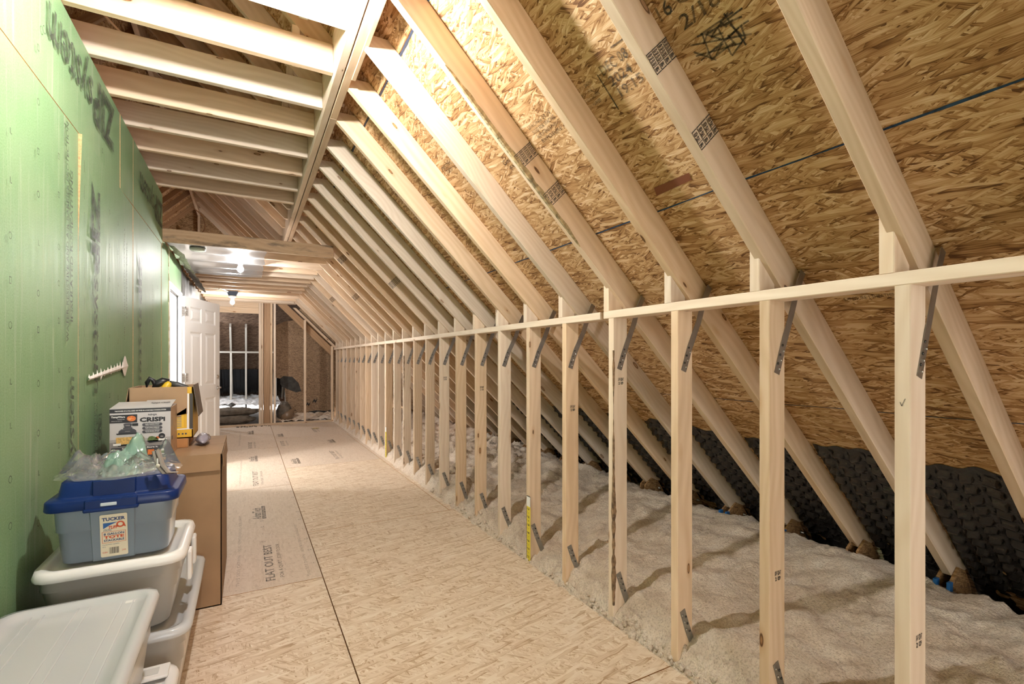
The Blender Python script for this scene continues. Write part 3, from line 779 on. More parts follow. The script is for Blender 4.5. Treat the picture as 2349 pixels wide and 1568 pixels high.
# left slope
roofl = empty('ceiling_left', label='left roof slope beyond the ridge', cat='ceiling', kind='structure')
ZR = SUMT-RIDGEX
Ml = lambda y, x: Matrix(((0, Q, Q, x), (1, 0, 0, y), (0, Q, -Q, ZR+(x-RIDGEX)), (0, 0, 0, 1)))
for a, b in ((-3.2, .0), (0, 2.44), (2.44, 4.88), (4.88, 7.3), (7.3, 9.7), (9.7, 11.4)):
    slab('sheathing_panel', (a-(a+b)/2, -1.5, -.012), (b-(a+b)/2, 1.5, 0), (ROOFOSB, TANEDGE), roofl, M=Ml((a+b)/2, RIDGEX-1.05))
for k in range(-4, 25):
    yc = Y0+.034+k*SP; h = .07
    board('rafter', (RIDGEX-.02-h*Q, yc, ZR-.02-h*Q-.0), (-2.75-h*Q, yc, ZR-1.98-h*Q), .038, .14, PINED, roofl, (0, 1, 0), cut0=-1.0, cut1=-1.0)
board('ridge_board', (RIDGEX, -3.2, ZR-.13), (RIDGEX, YB+.05, ZR-.13), .038, .235, PINE, roof, (1, 0, 0))

# ------------------------------------------------------------------ beam, joists
beam = empty('beam', label='doubled header beam under the rafters', cat='beam', kind='structure')
for x0, x1, y0, y1, z in ((.395, .433, -3.0, 8.2, ZBEAM+.004), (.4385, .4785, -3.0, 3.1, ZBEAM), (.4385, .4785, 3.103, 8.2, ZBEAM-.001)):
    stick('beam_ply', (x0, y0, z), (x1, y1, z+.30), 'y', PINEW if x0 < .42 else PINE, beam)
stick('beam_ply', (.476, -3.0, ZBEAM-.004), (.498, 2.62, ZBEAM+.20), 'y', lumber('rough sawn ply', (.70, .54, .38), (.56, .40, .25), amount=1.0, stain=.25), beam)
ceil = empty('ceiling', label='open joists of the ceiling over the corridor', cat='ceiling', kind='structure')
YJ = 3.086
for j in range(-14, 6):
    y = YJ+j*SP
    stick('joist', (XG-.10, y, ZJ), (.393, y+.038, ZJ+.150), 'x', PINE if j % 2 else PINEW, ceil)
    stick('hanger', (.20, y+.040, ZJ+.02), (.238, y+.078, SUMB-.22), 'z', PINEW, ceil)
cb = stick('beam', (XG-.02, 5.42, 2.378), (.80, 5.458, 2.500), 'x', BEAMW); tag(cb, 'water stained cross beam where the ceiling steps down', 'beam', kind='structure')
lowc = empty('ceiling_low', label='lower ceiling joists over the far half of the corridor', cat='ceiling', kind='structure')
ZL = 2.402
for j in range(0, 13):
    y = 5.56+j*SP
    stick('joist', (XG+.002, y, ZL), (SUMB-ZL-.03, y+.038, ZL+.118), 'x', PINE if j % 2 else PINEW, lowc)
slab('deck_light_block', (-3.4, -3.3, 2.49), (XG-.14, YB+.2, 2.505), (PINED, PINED), roofl)  # unseen slab added to keep world light out of the left attic
g = G(); g.add([(-3.4, -3.05, 2.45), (SUMT-2.45, -3.05, 2.45), (RIDGEX, -3.05, ZR), (-2.8, -3.05, ZR-2.0), (-3.4, -3.05, 1.6)], [(0, 1, 2, 3, 4)], PINED); g.build('gable_light_block', roofl)  # unseen near gable, added to stop world light entering above the joists
# gable end above the back wall and ridge post
wbk = empty('wall_back', label='framed end wall with a rough opening', cat='wall', kind='structure')
g = G(); g.add([(-3.2, YB+.15, 2.44), (SUMT-2.44, YB+.15, 2.44), (RIDGEX, YB+.15, ZR), (-2.8, YB+.15, ZR-2.0)], [(0, 1, 2, 3)], osb('gable strand board', [(0, (.12, .06, .025)), (.5, (.42, .26, .13)), (1, (.6, .42, .24))], 1.0, 60, layers=3, xz=True))
g.build('gable_sheathing', wbk)
for x in (-1.9, -1.5, -1.1, -.3, .1): 
    zt = (ZR+(x-RIDGEX) if x < RIDGEX else SUMT-x)-.2
    stick('gable_stud', (x, YB+.05, 2.46), (x+.038, YB+.14, zt), 'z', PINED, wbk)
stick('ridge_post', (RIDGEX-.019, YB-.06, 2.46), (RIDGEX+.019, YB+.03, ZR-.25), 'z', PINE, wbk)

TANOSB_END = osb('end strand board', [(0, (.12, .07, .035)), (.5, (.34, .21, .12)), (1, (.5, .34, .2))], .8, 60, layers=3, xz=True)
# ------------------------------------------------------------------ back wall
stick('bottom_plate', (XG, YB, 0), (XS, YB+.089, .038), 'x', PINE, wbk)
stick('top_plate', (XG, YB, 2.405), (.86, YB+.089, 2.443), 'x', PINEW, wbk)
stick('header', (-.62, YB+.002, 2.19), (.19, YB+.089, 2.30), 'x', PINE, wbk)
stick('header', (-.62, YB+.004, 2.302), (-.235, YB+.089, 2.403), 'x', PINEW, wbk); stick('header', (-.231, YB+.001, 2.302), (.19, YB+.089, 2.403), 'x', PINE, wbk)
for x0, x1, z0, z1, m in ((-.658, -.62, .038, 2.405, PINE), (.192, .23, .038, 2.405, PINEW), (.234, .272, .038, 2.405, PINE), (.395, .433, .038, 2.405, PINE), (.452, .490, .038, 2.405, PINEW), (1.01, 1.048, .038, 2.10, PINE), (1.535, 1.573, .038, 1.58, PINE)):
    stick('stud', (x0, YB, z0), (x1, YB+.089, z1), 'z', m, wbk)
stick('blocking', (.276, YB+.045, .038), (.392, YB+.083, 2.405), 'z', PINED, wbk)
h = .045*Q
board('sloped_plate', (.80+h, YB+.045, SUMB-.86-.07+h), (1.60+h, YB+.045, SUMB-1.66-.07+h), .089, .038, PINE, wbk, (0, 1, 0), cut0=1, cut1=1)
board('sloped_plate', (.60, YB+.14, SUMB-.62-.20), (1.66, YB+.14, SUMB-1.68-.20), .05, .13, PINED, wbk, (0, 1, 0), cut0=1, cut1=1)

g = G(); pr = [(1.60, -.06), (3.5, -.06), (3.42, SUMT-3.42), (1.60, SUMT-1.62)]
g.add([(x, YB+.10, z) for x, z in pr]+[(x, YB+.112, z) for x, z in pr], [(0, 1, 2, 3), (7, 6, 5, 4), (0, 3, 7, 4), (3, 2, 6, 7)], TANOSB_END); g.build('end_sheathing', wbk)
# the dark attic space beyond
far = empty('wall_far', label='dark attic space beyond the rough opening', cat='wall', kind='structure')
CB = 14.2
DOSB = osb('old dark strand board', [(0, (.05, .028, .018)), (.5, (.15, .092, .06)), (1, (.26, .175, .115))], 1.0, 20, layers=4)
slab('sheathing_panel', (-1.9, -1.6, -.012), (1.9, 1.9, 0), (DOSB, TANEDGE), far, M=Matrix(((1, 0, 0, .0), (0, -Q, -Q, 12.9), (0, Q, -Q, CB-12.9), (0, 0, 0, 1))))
FARW = lumber('cool pale stud', (.66, .62, .55), (.52, .48, .42), amount=.5)
for x in (-.92, -.62, -.345, -.05, .25, .55, .76):
    stick('stud', (x, 12.4, .2), (x+.038, 12.49, 1.44), 'z', FARW, far)
    board('rafter', (x+.019, 12.0, CB-12.0-.17), (x+.019, 13.7, CB-13.7-.17), .038, .12, FARW, far, (1, 0, 0))
stick('top_plate', (-1.6, 12.4, 1.44), (.8, 12.49, 1.478), 'x', FARW, far)
g = G(); vs = []; fs = []; nx, ny = 120, 8
for i in range(nx+1):
    for j in range(ny+1):
        x = -1.6+2.9*i/nx; y = 13.12+.75*j/ny; q = .02+.02*math.sin(x*2*math.pi/.06)
        vs.append((x, y-q*Q, CB-y-q*Q))
for i in range(nx):
    for j in range(ny): a = i*(ny+1)+j; fs.append((a, a+ny+1, a+ny+2, a+1))
g.add(vs, fs, BAFFLE, True); g.build('vent_baffle', far, 'black corrugated vent baffle')
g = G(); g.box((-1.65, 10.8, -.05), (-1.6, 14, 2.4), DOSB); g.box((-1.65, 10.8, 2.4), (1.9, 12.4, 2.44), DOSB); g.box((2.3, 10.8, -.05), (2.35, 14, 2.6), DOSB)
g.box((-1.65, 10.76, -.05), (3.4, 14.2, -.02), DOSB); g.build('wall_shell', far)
g = G(); vs = []; fs = []; nx, ny = 90, 70
for i in range(nx+1):
    for j in range(ny+1):
        x = -1.6+2.22*i/nx; y = 10.95+2.75*j/ny
        z = .40+.06*noise.noise((x*2.5, y*2.5, 0))+.05*noise.noise((x*9, y*9, 3))+.02*noise.noise((x*25, y*25, 7))-.0
        vs.append((x, y, z))
for i in range(nx):
    for j in range(ny): a = i*(ny+1)+j; fs.append((a, a+ny+1, a+ny+2, a+1))
g.add(vs, fs, FLUFF, True); o = g.build('loose_fluff'); tag(o, 'whitish loose fill insulation beyond the opening', 'insulation', kind='stuff')
g = G(); vs = [(.5+1.2*i/50, 10.77+.42*j/16, .055+.10*(j/16)**2+.035*noise.noise((i*.3, j*.4, 0))+.02*noise.noise((i*1.1, j*1.3, 5))) for i in range(51) for j in range(17)]
g.add(vs, [(i*17+j, i*17+17+j, i*17+18+j, i*17+1+j) for i in range(50) for j in range(16)], INSUL, True); tag(g.build('insulation_scatter'), 'scattered cellulose behind the end wall studs', 'insulation', kind='stuff')
def lump(name, c, r, m, seed, amp=.25, parent=None, sub=3, freq=3.0):
    bm = bmesh.new(); bmesh.ops.create_icosphere(bm, subdivisions=sub, radius=1)
    for v in bm.verts:
        d = v.co.normalized(); k = 1+amp*noise.noise(d*freq*.6+Vector((seed, 0, 0)))+amp*.45*noise.noise(d*freq*1.9+Vector((0, seed, 0)))
        v.co = Vector((d.x*r[0], d.y*r[1], d.z*r[2]))*k
    me = bpy.data.meshes.new(name); bm.to_mesh(me); bm.free()
    return obj(name, me, m, parent, matrix=Matrix.Translation(c), smooth=True)
for i, (c, r, lab) in enumerate((((-.30, 10.90, .115), (.46, .14, .10), 'bottom grey mineral wool batt in the opening'), ((-.28, 10.93, .27), (.47, .13, .085), 'upper grey mineral wool batt lying across the opening'), ((.66, 11.02, .22), (.13, .12, .21), 'grey batt seen between the end wall studs'))):
    tag(lump('insulation_batt', c, r, BATT, i*3.7, .22, sub=4), lab, 'insulation')
brd = G(); prof = [(.665, .88), (.73, .12), (.755, .125), (1.9, .13), (1.9, 1.42), (1.05, 2.15), (.70, 2.10), (.50, 2.0), (.50, .92)]
n = len(prof); vs = [(x, 11.20, z) for x, z in prof]+[(x, 11.212, z) for x, z in prof]
TANOSB = osb('tan strand board', [(0, (.12, .07, .04)), (.5, (.30, .195, .115)), (1, (.42, .29, .18))], .7, 80, layers=3, xz=True)
brd.add(vs, [tuple(range(n-1, -1, -1)), tuple(range(n, 2*n))]+[(i, (i+1) % n, n+(i+1) % n, n+i) for i in range(n)], TANOSB)
o = brd.build('strand_board_sheet'); tag(o, 'tan strand board sheet standing behind the end wall studs', 'board')
for x, lab in ((.79, 'wood block under the board beside the brown bag'), (1.16, 'wood block under the board behind the single stud'), (1.48, 'wood block under the board near the knee wall')):
    o = stick('wood_block', (x, 11.05, 0), (x+.075, 11.19, .13), 'z', PINE); tag(o, lab, 'block')
g = G(); pts = [(.60, 10.95, .07), (.66, 10.95, .10), (.74, 10.96, .16), (.80, 10.97, .22), (.83, 10.975, .25), (.86, 10.98, .27)]
g.tube(pts, .1, simple('brown shiny bag', (.20, .13, .08), .25, bump=.6, bscale=14), 14, True, [.04, .09, .105, .07, .035, .05]); o = g.build('brown_bag'); tag(o, 'crumpled brown bag lying behind the end wall studs', 'bag')
g = G(); q = random.Random(9)
for i in range(26): 
    x = -.2+q.random()*.55; y = 10.52+q.random()*.11
    g.box((x, y, .0005), (x+.012+q.random()*.03, y+.01+q.random()*.02, .006+q.random()*.012), BATT, .001)
o = g.build('debris'); tag(o, 'dark crumbs of insulation at the foot of the opening', 'debris', kind='stuff')
g = G(); vs = [(1.10+.27*i/12, 11.19-.03*math.sin(i), .30+.13*i/12+.03*math.sin(i*2.1)+.05*j*(1 if i % 3 else .5)) for i in range(13) for j in range(2)]
g.add(vs, [(2*i, 2*i+2, 2*i+3, 2*i+1) for i in range(12)], BLACKP, True); o = g.build('black_paper_scrap'); tag(o, 'torn black paper scrap stuck on the tan board', 'paper')

PAPER_PATCH = simple('black paper and patch', (.035, .033, .03), .7, vary=.4, scale=14)
g = G(); pr = [(.60, .90), (.66, .95), (.83, .93), (.95, .80), (1.005, .62), (.90, .60), (.76, .66), (.64, .72), (.60, .78)]
n = len(pr); vs = [(x, 11.197, z) for x, z in pr]+[(x, 11.1995, z) for x, z in pr]
g.add(vs, [tuple(range(n-1, -1, -1)), tuple(range(n, 2*n))]+[(i, (i+1) % n, n+(i+1) % n, n+i) for i in range(n)], PAPER_PATCH); o = g.build('dark_board_patch'); tag(o, 'dark patch on the upper left of the tan board', 'paper')  # thin dark patch laid on the board face
g = G(); pr = [(1.08, .135), (1.16, .18), (1.30, .20), (1.50, .175), (1.68, .21), (1.72, .135)]
n = len(pr); vs = [(x, 11.195, z) for x, z in pr]+[(x, 11.1985, z) for x, z in pr]
g.add(vs, [tuple(range(n-1, -1, -1)), tuple(range(n, 2*n))]+[(i, (i+1) % n, n+(i+1) % n, n+i) for i in range(n)], PAPER_PATCH); o = g.build('black_paper_strip'); tag(o, 'dark paper strip along the bottom of the tan board', 'paper')
# waney edges on two studs
for k in (3, 12):
    g = G(); vs = []; fs = []; yn = Y0+k*SP-.038; n = 60
    for i in range(n+1):
        z = .08+i*.021; w = max(.0004, .004+.016*noise.noise((z*4, k, .5))+.006*noise.noise((z*25, k, 3)))
        vs += [(XS-.0008, yn+w, z), (XS-.0012, yn-.0012, z), (XS+w*1.2, yn-.0008, z)]
    for i in range(n): b = i*3; fs += [(b, b+3, b+4, b+1), (b+1, b+4, b+5, b+2)]
    g.add(vs, fs, simple('dark bark', (.24, .15, .085), .9, vary=.7, scale=40)); g.build('bark_edge', studs[k], 'dark waney bark edge')
# ------------------------------------------------------------------ insulation behind the knee wall
def ins_h(x, y):
    d = x-XS
    base = .03+.085*min(1, max(0, d)/.14)**.7+.10*min(1, max(0, d-.12)/1.0)
    if x > 2.92: base -= (x-2.92)*.42
    n1 = noise.noise((x*1.7, y*1.7, 0)); n2 = noise.noise((x*5, y*5, 4)); n3 = noise.noise((x*14, y*14, 9)); n4 = noise.noise((x*38, y*38, 2))
    amp = 1.0 if y < 3.2 else min(2.2, 1+(y-3.2)*.8)
    z = base+.05*n1+(.050*abs(n2)+.012*n2+.030*abs(n3)+.007*n4)*amp*(1 if d > .1 else .7)-.01
    if d < .10: z += .02*noise.noise((x*60, y*60, 1))
    return max(z, -.03)
g = G(); xs = []; x = XS-.035
while x < 3.42: xs.append(x); x += .010 if x < XS+.25 else .024
ys = []; y = -.9
while y < YB: ys.append(y); y += .016 if y < 3.5 else (.03 if y < 6 else .07)
ny = len(ys); vs = []; fs = []
for i, x in enumerate(xs):
    for j, y in enumerate(ys):
        e = .018*noise.noise((y*11, 3, 0))+.012*noise.noise((y*37, 8, 0))+.012*noise.noise((y*2.3, 1, 0))
        d = x-(XS-.02)-e
        z = ins_h(x, y) if d > 0 else -.02
        if 0 < d < .05: z = -.015+(z+.015)*(d/.05)**.5
        vs.append((x+(.012*noise.noise((x*40, y*40, 6)) if d < .15 else 0), y, z))
for i in range(len(xs)-1):
    for j in range(ny-1): a = i*ny+j; fs.append((a, a+ny, a+ny+1, a+1))
g.add(vs, fs, INSUL, True); o = g.build('insulation'); tag(o, 'beige blown cellulose insulation behind the knee wall', 'insulation', kind='stuff')
# tufts along the floor edge
g = G(); q = random.Random(12)
for i in range(420):
    y = .35+q.random()**1.3*4.2; x = XS-.012+abs(q.gauss(0, .035)); r = .006+q.random()*.013
    z = max(-.005, ins_h(max(x, XS), y)*min(1, max(.1, (x-XS+.05)/.08)))*q.uniform(.5, 1.0)
    bm = bmesh.new(); bmesh.ops.create_icosphere(bm, subdivisions=1, radius=r)
    for v in bm.verts: v.co *= 1+.5*q.uniform(-1, 1)
    g.add([v.co+Vector((x, y, z)) for v in bm.verts], [tuple(v.index for v in f.verts) for f in bm.faces], INSUL, True); bm.free()
o = g.build('insulation_tufts'); tag(o, 'loose tufts of cellulose along the floor edge', 'insulation', kind='stuff')

# black vent baffles between the rafters
def sstep(a, b, x): t = min(1, max(0, (x-a)/(b-a))); return t*t*(3-2*t)
for k in range(-2, 14):
    ya = Y0+k*SP-.012; yb = ya+SP-.04; nx, ny = (60, 150) if k < 7 else (30, 60); vs = []; fs = []
    xtop = 2.55+.03*noise.noise((k*1.7, 0, 0))
    for i in range(nx+1):
        for j in range(ny+1):
            f = i/nx; s = j/ny; y = ya+(yb-ya)*f
            x = xtop+.03*noise.noise((f*4, k*3.1, 0))*(1-s)+(3.52-xtop)*s
            c = (f*5+.04*noise.noise((s*5, k, 2))) % 1.0; row = sstep(.12, .26, c)*(1-sstep(.74, .88, c))      # five ribs down the slope
            d = (s*19+.06*int(f*5)+.04*noise.noise((f*5, s*6, k))) % 1.0; cup = sstep(.12, .24, d)*(1-sstep(.66, .80, d))   # pressed cups
            hgt = .004+.024*row*(1-.85*cup)+.007*noise.noise((f*6, s*14, k))
            if j < 2: hgt = .003
            if s > .70: hgt = hgt*.3+.03*(s-.70)/.30+.028*noise.noise((f*3, s*6, k+5))+.012*noise.noise((f*9, s*14, k+5))
            vs.append((x-hgt*Q, y, SUMT-x-hgt*Q))
    for i in range(nx):
        for j in range(ny): a = i*(ny+1)+j; fs.append((a, a+ny+1, a+ny+2, a+1))
    me = mesh(vs, fs); obj('vent_baffle', me, BAFFLE, roof, 'black dimpled plastic vent baffle', smooth=True)

# ------------------------------------------------------------------ depth rulers stapled to the studs
RY = simple('yellow ruler card', (.80, .66, .05), .6); RW = simple('white ruler card', (.85, .84, .82), .6)
def ruler(y, label):
    z0, z1 = -.02, .418
    t = empty('depth_ruler', (XS, y, 0), label, 'ruler', group='insulation depth rulers')
    g = G(); g.box((XS-.0035, y-.044, z0), (XS-.002, y, z1), RY); g.box((XS-.0038, y-.044, .352), (XS-.002, y, z1), RW)
    g.box((XS-.0042, y-.002, z0), (XS-.002, y, .352), INK); g.box((XS-.0042, y-.044, z1-.003), (XS-.002, y, z1), INK); g.build('card', t)
    p = Print().frame((XS-.0042, y, 0), (0, -1, 0), (0, 0, 1))
    for i in range(10, 25):
        z = .032+(i-12)*.0254
        p.rect(.002, z, .012 if i % 2 == 0 else .008, .003, INK)
        if i % 2 == 0: p.text(str(i), .018, z-.006, .017, .013, INK, bold=.03)
        else: p.text(str(i)[-1], .022, z-.004, .006, .009, INK)
    p.build('scale', t)
ruler(Y0+5*SP-.012, 'yellow depth ruler with white top on a middle stud')
ruler(Y0+14*SP-.02, 'farther yellow depth ruler on the doubled stud')

# ------------------------------------------------------------------ lamps
BULB = emit('glowing bulb', (1.0, .93, .83), 1.0)
SOCK = simple('white porcelain', (.82, .81, .78), .3)
def lamp(x, y, z, label, box=False, watts=BULB_W):
    t = empty('ceiling_lamp', (x, y, z), label, 'lamp', group='bare bulb lamps under the joists')
    r = .031
    bm_ = bpy.data.materials.get('glowing bulb %.0f' % watts) or emit('glowing bulb %.0f' % watts, (1.0, .97, .94), watts/(math.pi*4*math.pi*r*r))
    if box:
        g = G(); m = simple('blue junction box', (.03, .055, .11), .5)
        vs = [(-.085, -.05, 0), (.085, -.05, 0), (.085, .05, 0), (-.085, .05, 0), (-.055, -.04, -.075), (.055, -.04, -.075), (.055, .04, -.075), (-.055, .04, -.075)]
        g.add([Vector(v)+Vector((x, y, z)) for v in vs], [(0, 3, 2, 1), (4, 5, 6, 7), (0, 1, 5, 4), (1, 2, 6, 5), (2, 3, 7, 6), (3, 0, 4, 7)], m)
        g.build('junction_box', t, 'dark blue junction box'); z -= .075
    g = G(); g.lathe([(.058, 0), (.058, -.012), (.045, -.025), (.024, -.032), (.022, -.06)], (x, y, z), SOCK, 24); g.build('lamp_holder', t)
    g = G(); g.lathe([(.010, -.055), (.022, -.075), (r, -.098), (r, -.112), (.022, -.132), (.003, -.143)], (x, y, z), bm_, 12); g.build('bulb', t, 'glowing white bulb')
lamp(.10, 1.93, ZJ, 'bare bulb under the upper joists near the green wall', watts=BULB_W*.88)
lamp(-.07, 6.15, ZL, 'bare bulb lamp below the white sheeting', watts=BULB_W*.28)
lamp(-.22, 9.20, ZL+.015, 'bare bulb lamp with a dark blue box over the far joists', True, BULB_W*.36)
lamp(-.10, -2.1, ZJ, 'added fill bulb on the joists, unseen at the near end', watts=BULB_W*.12)  # unseen bulb added as weak fill from behind the camera
# landing lamp
t = empty('wall_lamp', (-1.62, 6.35, 2.2), 'bright lamp on the landing beyond the doorway', 'lamp')
g = G(); g.lathe([(.004, .12), (.07, .11), (.10, .05), (.10, -.02), (.06, -.07), (.004, -.08)], (-1.62, 6.35, 2.1), emit('lit globe', (1, .98, .95), 150), 24); g.build('globe', t)
g = G(); g.tube([(-1.62, 6.35, 2.2), (-1.62, 6.35, 2.45)], .01, CHROME); g.build('rod', t)
# cool lamp added for the bluish light in the far attic, source unseen
t = empty('added_cool_lamp', (-1.2, 11.6, 1.9), 'added cool lamp inside the far attic', 'lamp')
g = G(); g.lathe([(.003, .06), (.04, .04), (.05, 0), (.04, -.04), (.003, -.06)], (-1.2, 11.6, 1.9), emit('cool lit globe', (.80, .90, 1.0), 170), 18); g.build('globe', t)
g = G(); g.tube([(-1.2, 11.6, 1.95), (-1.2, 11.6, 2.41)], .008, BLACKP); g.build('rod', t)

# white sheeting stapled under the first low joists
g = G(); nx, ny = 44, 40; vs = []; fs = []
for i in range(nx+1):
    for j in range(ny+1):
        f = i/nx; s = j/ny; y = 5.475+s*1.75; x = XG+.02+f*(.83+.02*noise.noise((s*9, 0, 0)))
        ph = (y-5.58)/SP; sag = .5-.5*math.cos(2*math.pi*ph)
        z = ZL-.006-.030*sag*(.7+.6*noise.noise((x*1.5, y, 2)))-.006*abs(noise.noise((x*7, y*5, 3)))
        if s > .93: z -= (s-.93)*.5*(.6+.5*noise.noise((x*3, 0, 7)))
        vs.append((x, y, z))
for i in range(nx):
    for j in range(ny):
        cx = XG+.02+(i+.5)/nx*.83; cyy = 5.475+(j+.5)/ny*1.75
        if (cx+.055)**2+(cyy-6.15)**2 < .0: continue
        a = i*(ny+1)+j; fs.append((a, a+ny+1, a+ny+2, a+1))
g.add(vs, fs, SHEET, True); o = g.build('poly_sheet'); tag(o, 'white poly sheeting stapled under the low joists', 'sheeting')
g = G(); g.lathe([(.070, 0), (.070, -.018), (.062, -.026), (.004, -.026)], (-.43, 5.66, ZL-.012), simple('grey green cover', (.46, .50, .43), .6), 26); o = g.build('round_cover'); tag(o, 'round grey green disc on the white sheeting by the cross beam', 'cover plate')  # round grey box cover on the sheeting
# cables
def cable(label, pts, r=.006, m=CABLE):
    P = [Vector(p) for p in pts]; out = []
    for i in range(len(P)-1):
        a, b, c, d = P[max(i-1, 0)], P[i], P[i+1], P[min(i+2, len(P)-1)]
        for s in range(8):
            t = s/8; out.append(.5*((2*b)+(c-a)*t+(2*a-5*b+4*c-d)*t*t+(3*b-a-3*c+d)*t**3))
    out.append(P[-1]); g = G(); g.tube(out, r, m, 7); o = g.build('electrical_cable'); return tag(o, label, 'cable')
cable('tan cable drooping between the first joists above the green wall', [(-.70, 2.72, 3.02), (-.60, 2.78, 2.99), (-.50, 2.86, 2.96), (-.42, 2.95, 2.985), (-.40, 3.0, 3.10)])
cable('tan cable looping over the third joist', [(-.72, 3.10, 3.12), (-.60, 3.22, 3.03), (-.45, 3.36, 2.97), (-.25, 3.43, 2.975), (-.12, 3.45, 3.0), (.0, 3.45, 3.06)])
cable('tan cable hanging from the ridge down to the cross beam', [(-.79, 9.3, 3.75), (-.60, 8.6, 3.45), (-.52, 7.9, 3.10), (-.58, 7.2, 2.80), (-.62, 6.4, 2.62), (-.70, 5.62, 2.53)], .008)
cable('white cable looping to the far junction box', [(-.62, 8.5, ZL+.0), (-.60, 8.52, ZL-.03), (-.52, 8.6, ZL-.035), (-.40, 8.72, ZL-.03), (-.38, 8.9, ZL+.02), (-.28, 9.15, ZL+.0)], .007, CABLEW)

# ------------------------------------------------------------------ storage boxes
def rrect(x0, x1, y0, y1, r, z, n=5):
    out = []
    for cx, cyy, a0 in ((x1-r, y0+r, -90), (x1-r, y1-r, 0), (x0+r, y1-r, 90), (x0+r, y0+r, 180)):
        for i in range(n): a = R(a0+90*i/(n-1)); out.append((cx+r*math.cos(a), cyy+r*math.sin(a), z))
    return out
def loft(g, rings, m, cap0=True, cap1=True, smooth=True):
    n = len(rings[0]); vs = [v for r in rings for v in r]; fs = []
    for i in range(len(rings)-1):
        for k in range(n): fs.append((i*n+k, i*n+(k+1) % n, (i+1)*n+(k+1) % n, (i+1)*n+k))
    if cap0: fs.append(tuple(range(n-1, -1, -1)))
    if cap1: fs.append(tuple(range((len(rings)-1)*n, len(rings)*n)))
    g.add(vs, fs, m, smooth)
def tub(name, x0, x1, y0, y1, z0, z1, taper, m, parent, r=.05, lip=.014):
    g = G(); i = lambda k, z, rr=r: rrect(x0+k, x1-k, y0+k, y1-k, rr, z)
    tt = taper
    rings = [i(tt+.012, z0), i(tt+.003, z0+.008), i(tt*.55, z0+(z1-z0)*.55), i(tt*.5-.003, z0+(z1-z0)*.57), i(.006+lip*.4, z1-.05), i(.0+lip*.4, z1-.048), i(lip*.4, z1-.012), i(0, z1-.012), i(0, z1), i(lip, z1),
             i(lip+.004, z1-.012), i(tt+.006, z0+.012)]
    loft(g, rings, m, True, True)
    return g.build(name, parent)
def lid(name, x0, x1, y0, y1, z, hgt, m, parent, r=.055, ribs=0, well=.012):
    g = G(); i = lambda k, zz: rrect(x0+k, x1-k, y0+k, y1-k, max(r-k*.4, .02), zz)
    loft(g, [i(.003, z-.014), i(-.002, z-.012), i(-.004, z), i(.002, z+hgt), i(.018, z+hgt+.002), i(.030, z+hgt-.002), i(.036, z+hgt-well), i(.07, z+hgt-well)], m, False, True)
    if ribs:
        for q in range(ribs):
            xx = x0+(x1-x0)*(q+.75)/(ribs+.6)
            for dx in (0, .030):
                g.box((xx+dx-.002, y0+.045, z+hgt-well-.001), (xx+dx+.002, y1-.045, z+hgt-well+.0022), RIBW, .0008)
    return g.build(name, parent)
def storage_box(label, x0, x1, y0, y1, z0, zr, mt, ml, ribs=0, lidh=.016, taper=.035, r=.055):
    t = empty('storage_box', ((x0+x1)/2, (y0+y1)/2, z0), label, 'storage box', group='plastic storage boxes by the green wall')
    tub('tub', x0+.008, x1-.008, y0+.008, y1-.008, z0, zr, taper, mt, t, r)
    lid('lid', x0, x1, y0, y1, zr+.002, lidh, ml, t, r+.008, ribs)
    return t
b4 = storage_box('low translucent box with white lid beneath the large clear box', -.672, -.215, 1.30, 2.12, 0, .188, MILK, MILKW)
g = G(); g.box((-.36, 2.02, .2065), (-.24, 2.10, .2165), MILKW, .004); g.box((-.33, 2.04, .2166), (-.27, 2.08, .2186), simple('lid recess', (.62, .62, .6), .5), .001); g.build('handle', b4)
b1 = storage_box('large clear box with ribbed clear lid at the very front', -.676, -.268, 1.33, 2.085,   .221, .482, MILK, MILKLID, 3, .018, .03, .045)
g = G(); g.round = None; g.box((-.355, 2.01, .4895), (-.33, 2.03, .4906), WHITE, .0003); g.build('sticker', b1)
b3 = storage_box('translucent box on the floor under the white lidded box', -.668, -.190, 2.165, 2.955, 0, .276, MILK, MILKLID)
b2 = storage_box('white lidded translucent box carrying the grey tote', -.640, -.208, 2.165, 2.63, .296, .552, MILK, MILKW, 0, .020, .045)
for y in (2.30, 2.47):
    g = G(); g.box((-.214, y, .42), (-.196, y+.06, .535), MILKW, .006); g.build('latch', b2, 'white side latch')
g = G(); g.box((-.212, 2.375, .40), (-.203, 2.385, .53), SCREW, .002); g.build('latch_gap', b2)

# grey tote with a navy lid
tote = empty('tote', (-.43, 2.36, .573), 'grey tote with navy blue lid and paper label', 'tote')
x0, x1, y0, y1, zb, zt = -.605, -.240, 2.205, 2.50, .573, .792
g = G(); i = lambda k, z, r=.04: rrect(x0+k, x1-k, y0+k, y1-k, r, z)
loft(g, [i(.034, zb), i(.027, zb+.006), i(.019, zb+.115), i(.014, zb+.117), i(.010, zt-.006), i(.014, zt), i(.022, zt-.01), i(.04, zb+.01)], GREYP)
g.build('tub', tote)
g = G()   # centre band of the tub's front
cxm = -.425
g.add([(cxm-.062, y0+.032, zb), (cxm+.062, y0+.032, zb), (cxm+.066, y0+.005, zt-.015), (cxm-.066, y0+.005, zt-.015), (cxm-.058, y0+.026, zb), (cxm+.058, y0+.026, zb), (cxm+.062, y0-.001, zt-.015), (cxm-.062, y0-.001, zt-.015)],
      [(4, 5, 6, 7), (0, 4, 7, 3), (1, 2, 6, 5), (3, 7, 6, 2), (0, 1, 5, 4)], GREYP); g.build('front_band', tote)
g = G(); i = lambda k, z, r=.042: rrect(x0+k, x1-k, y0+k, y1-k, r, z)
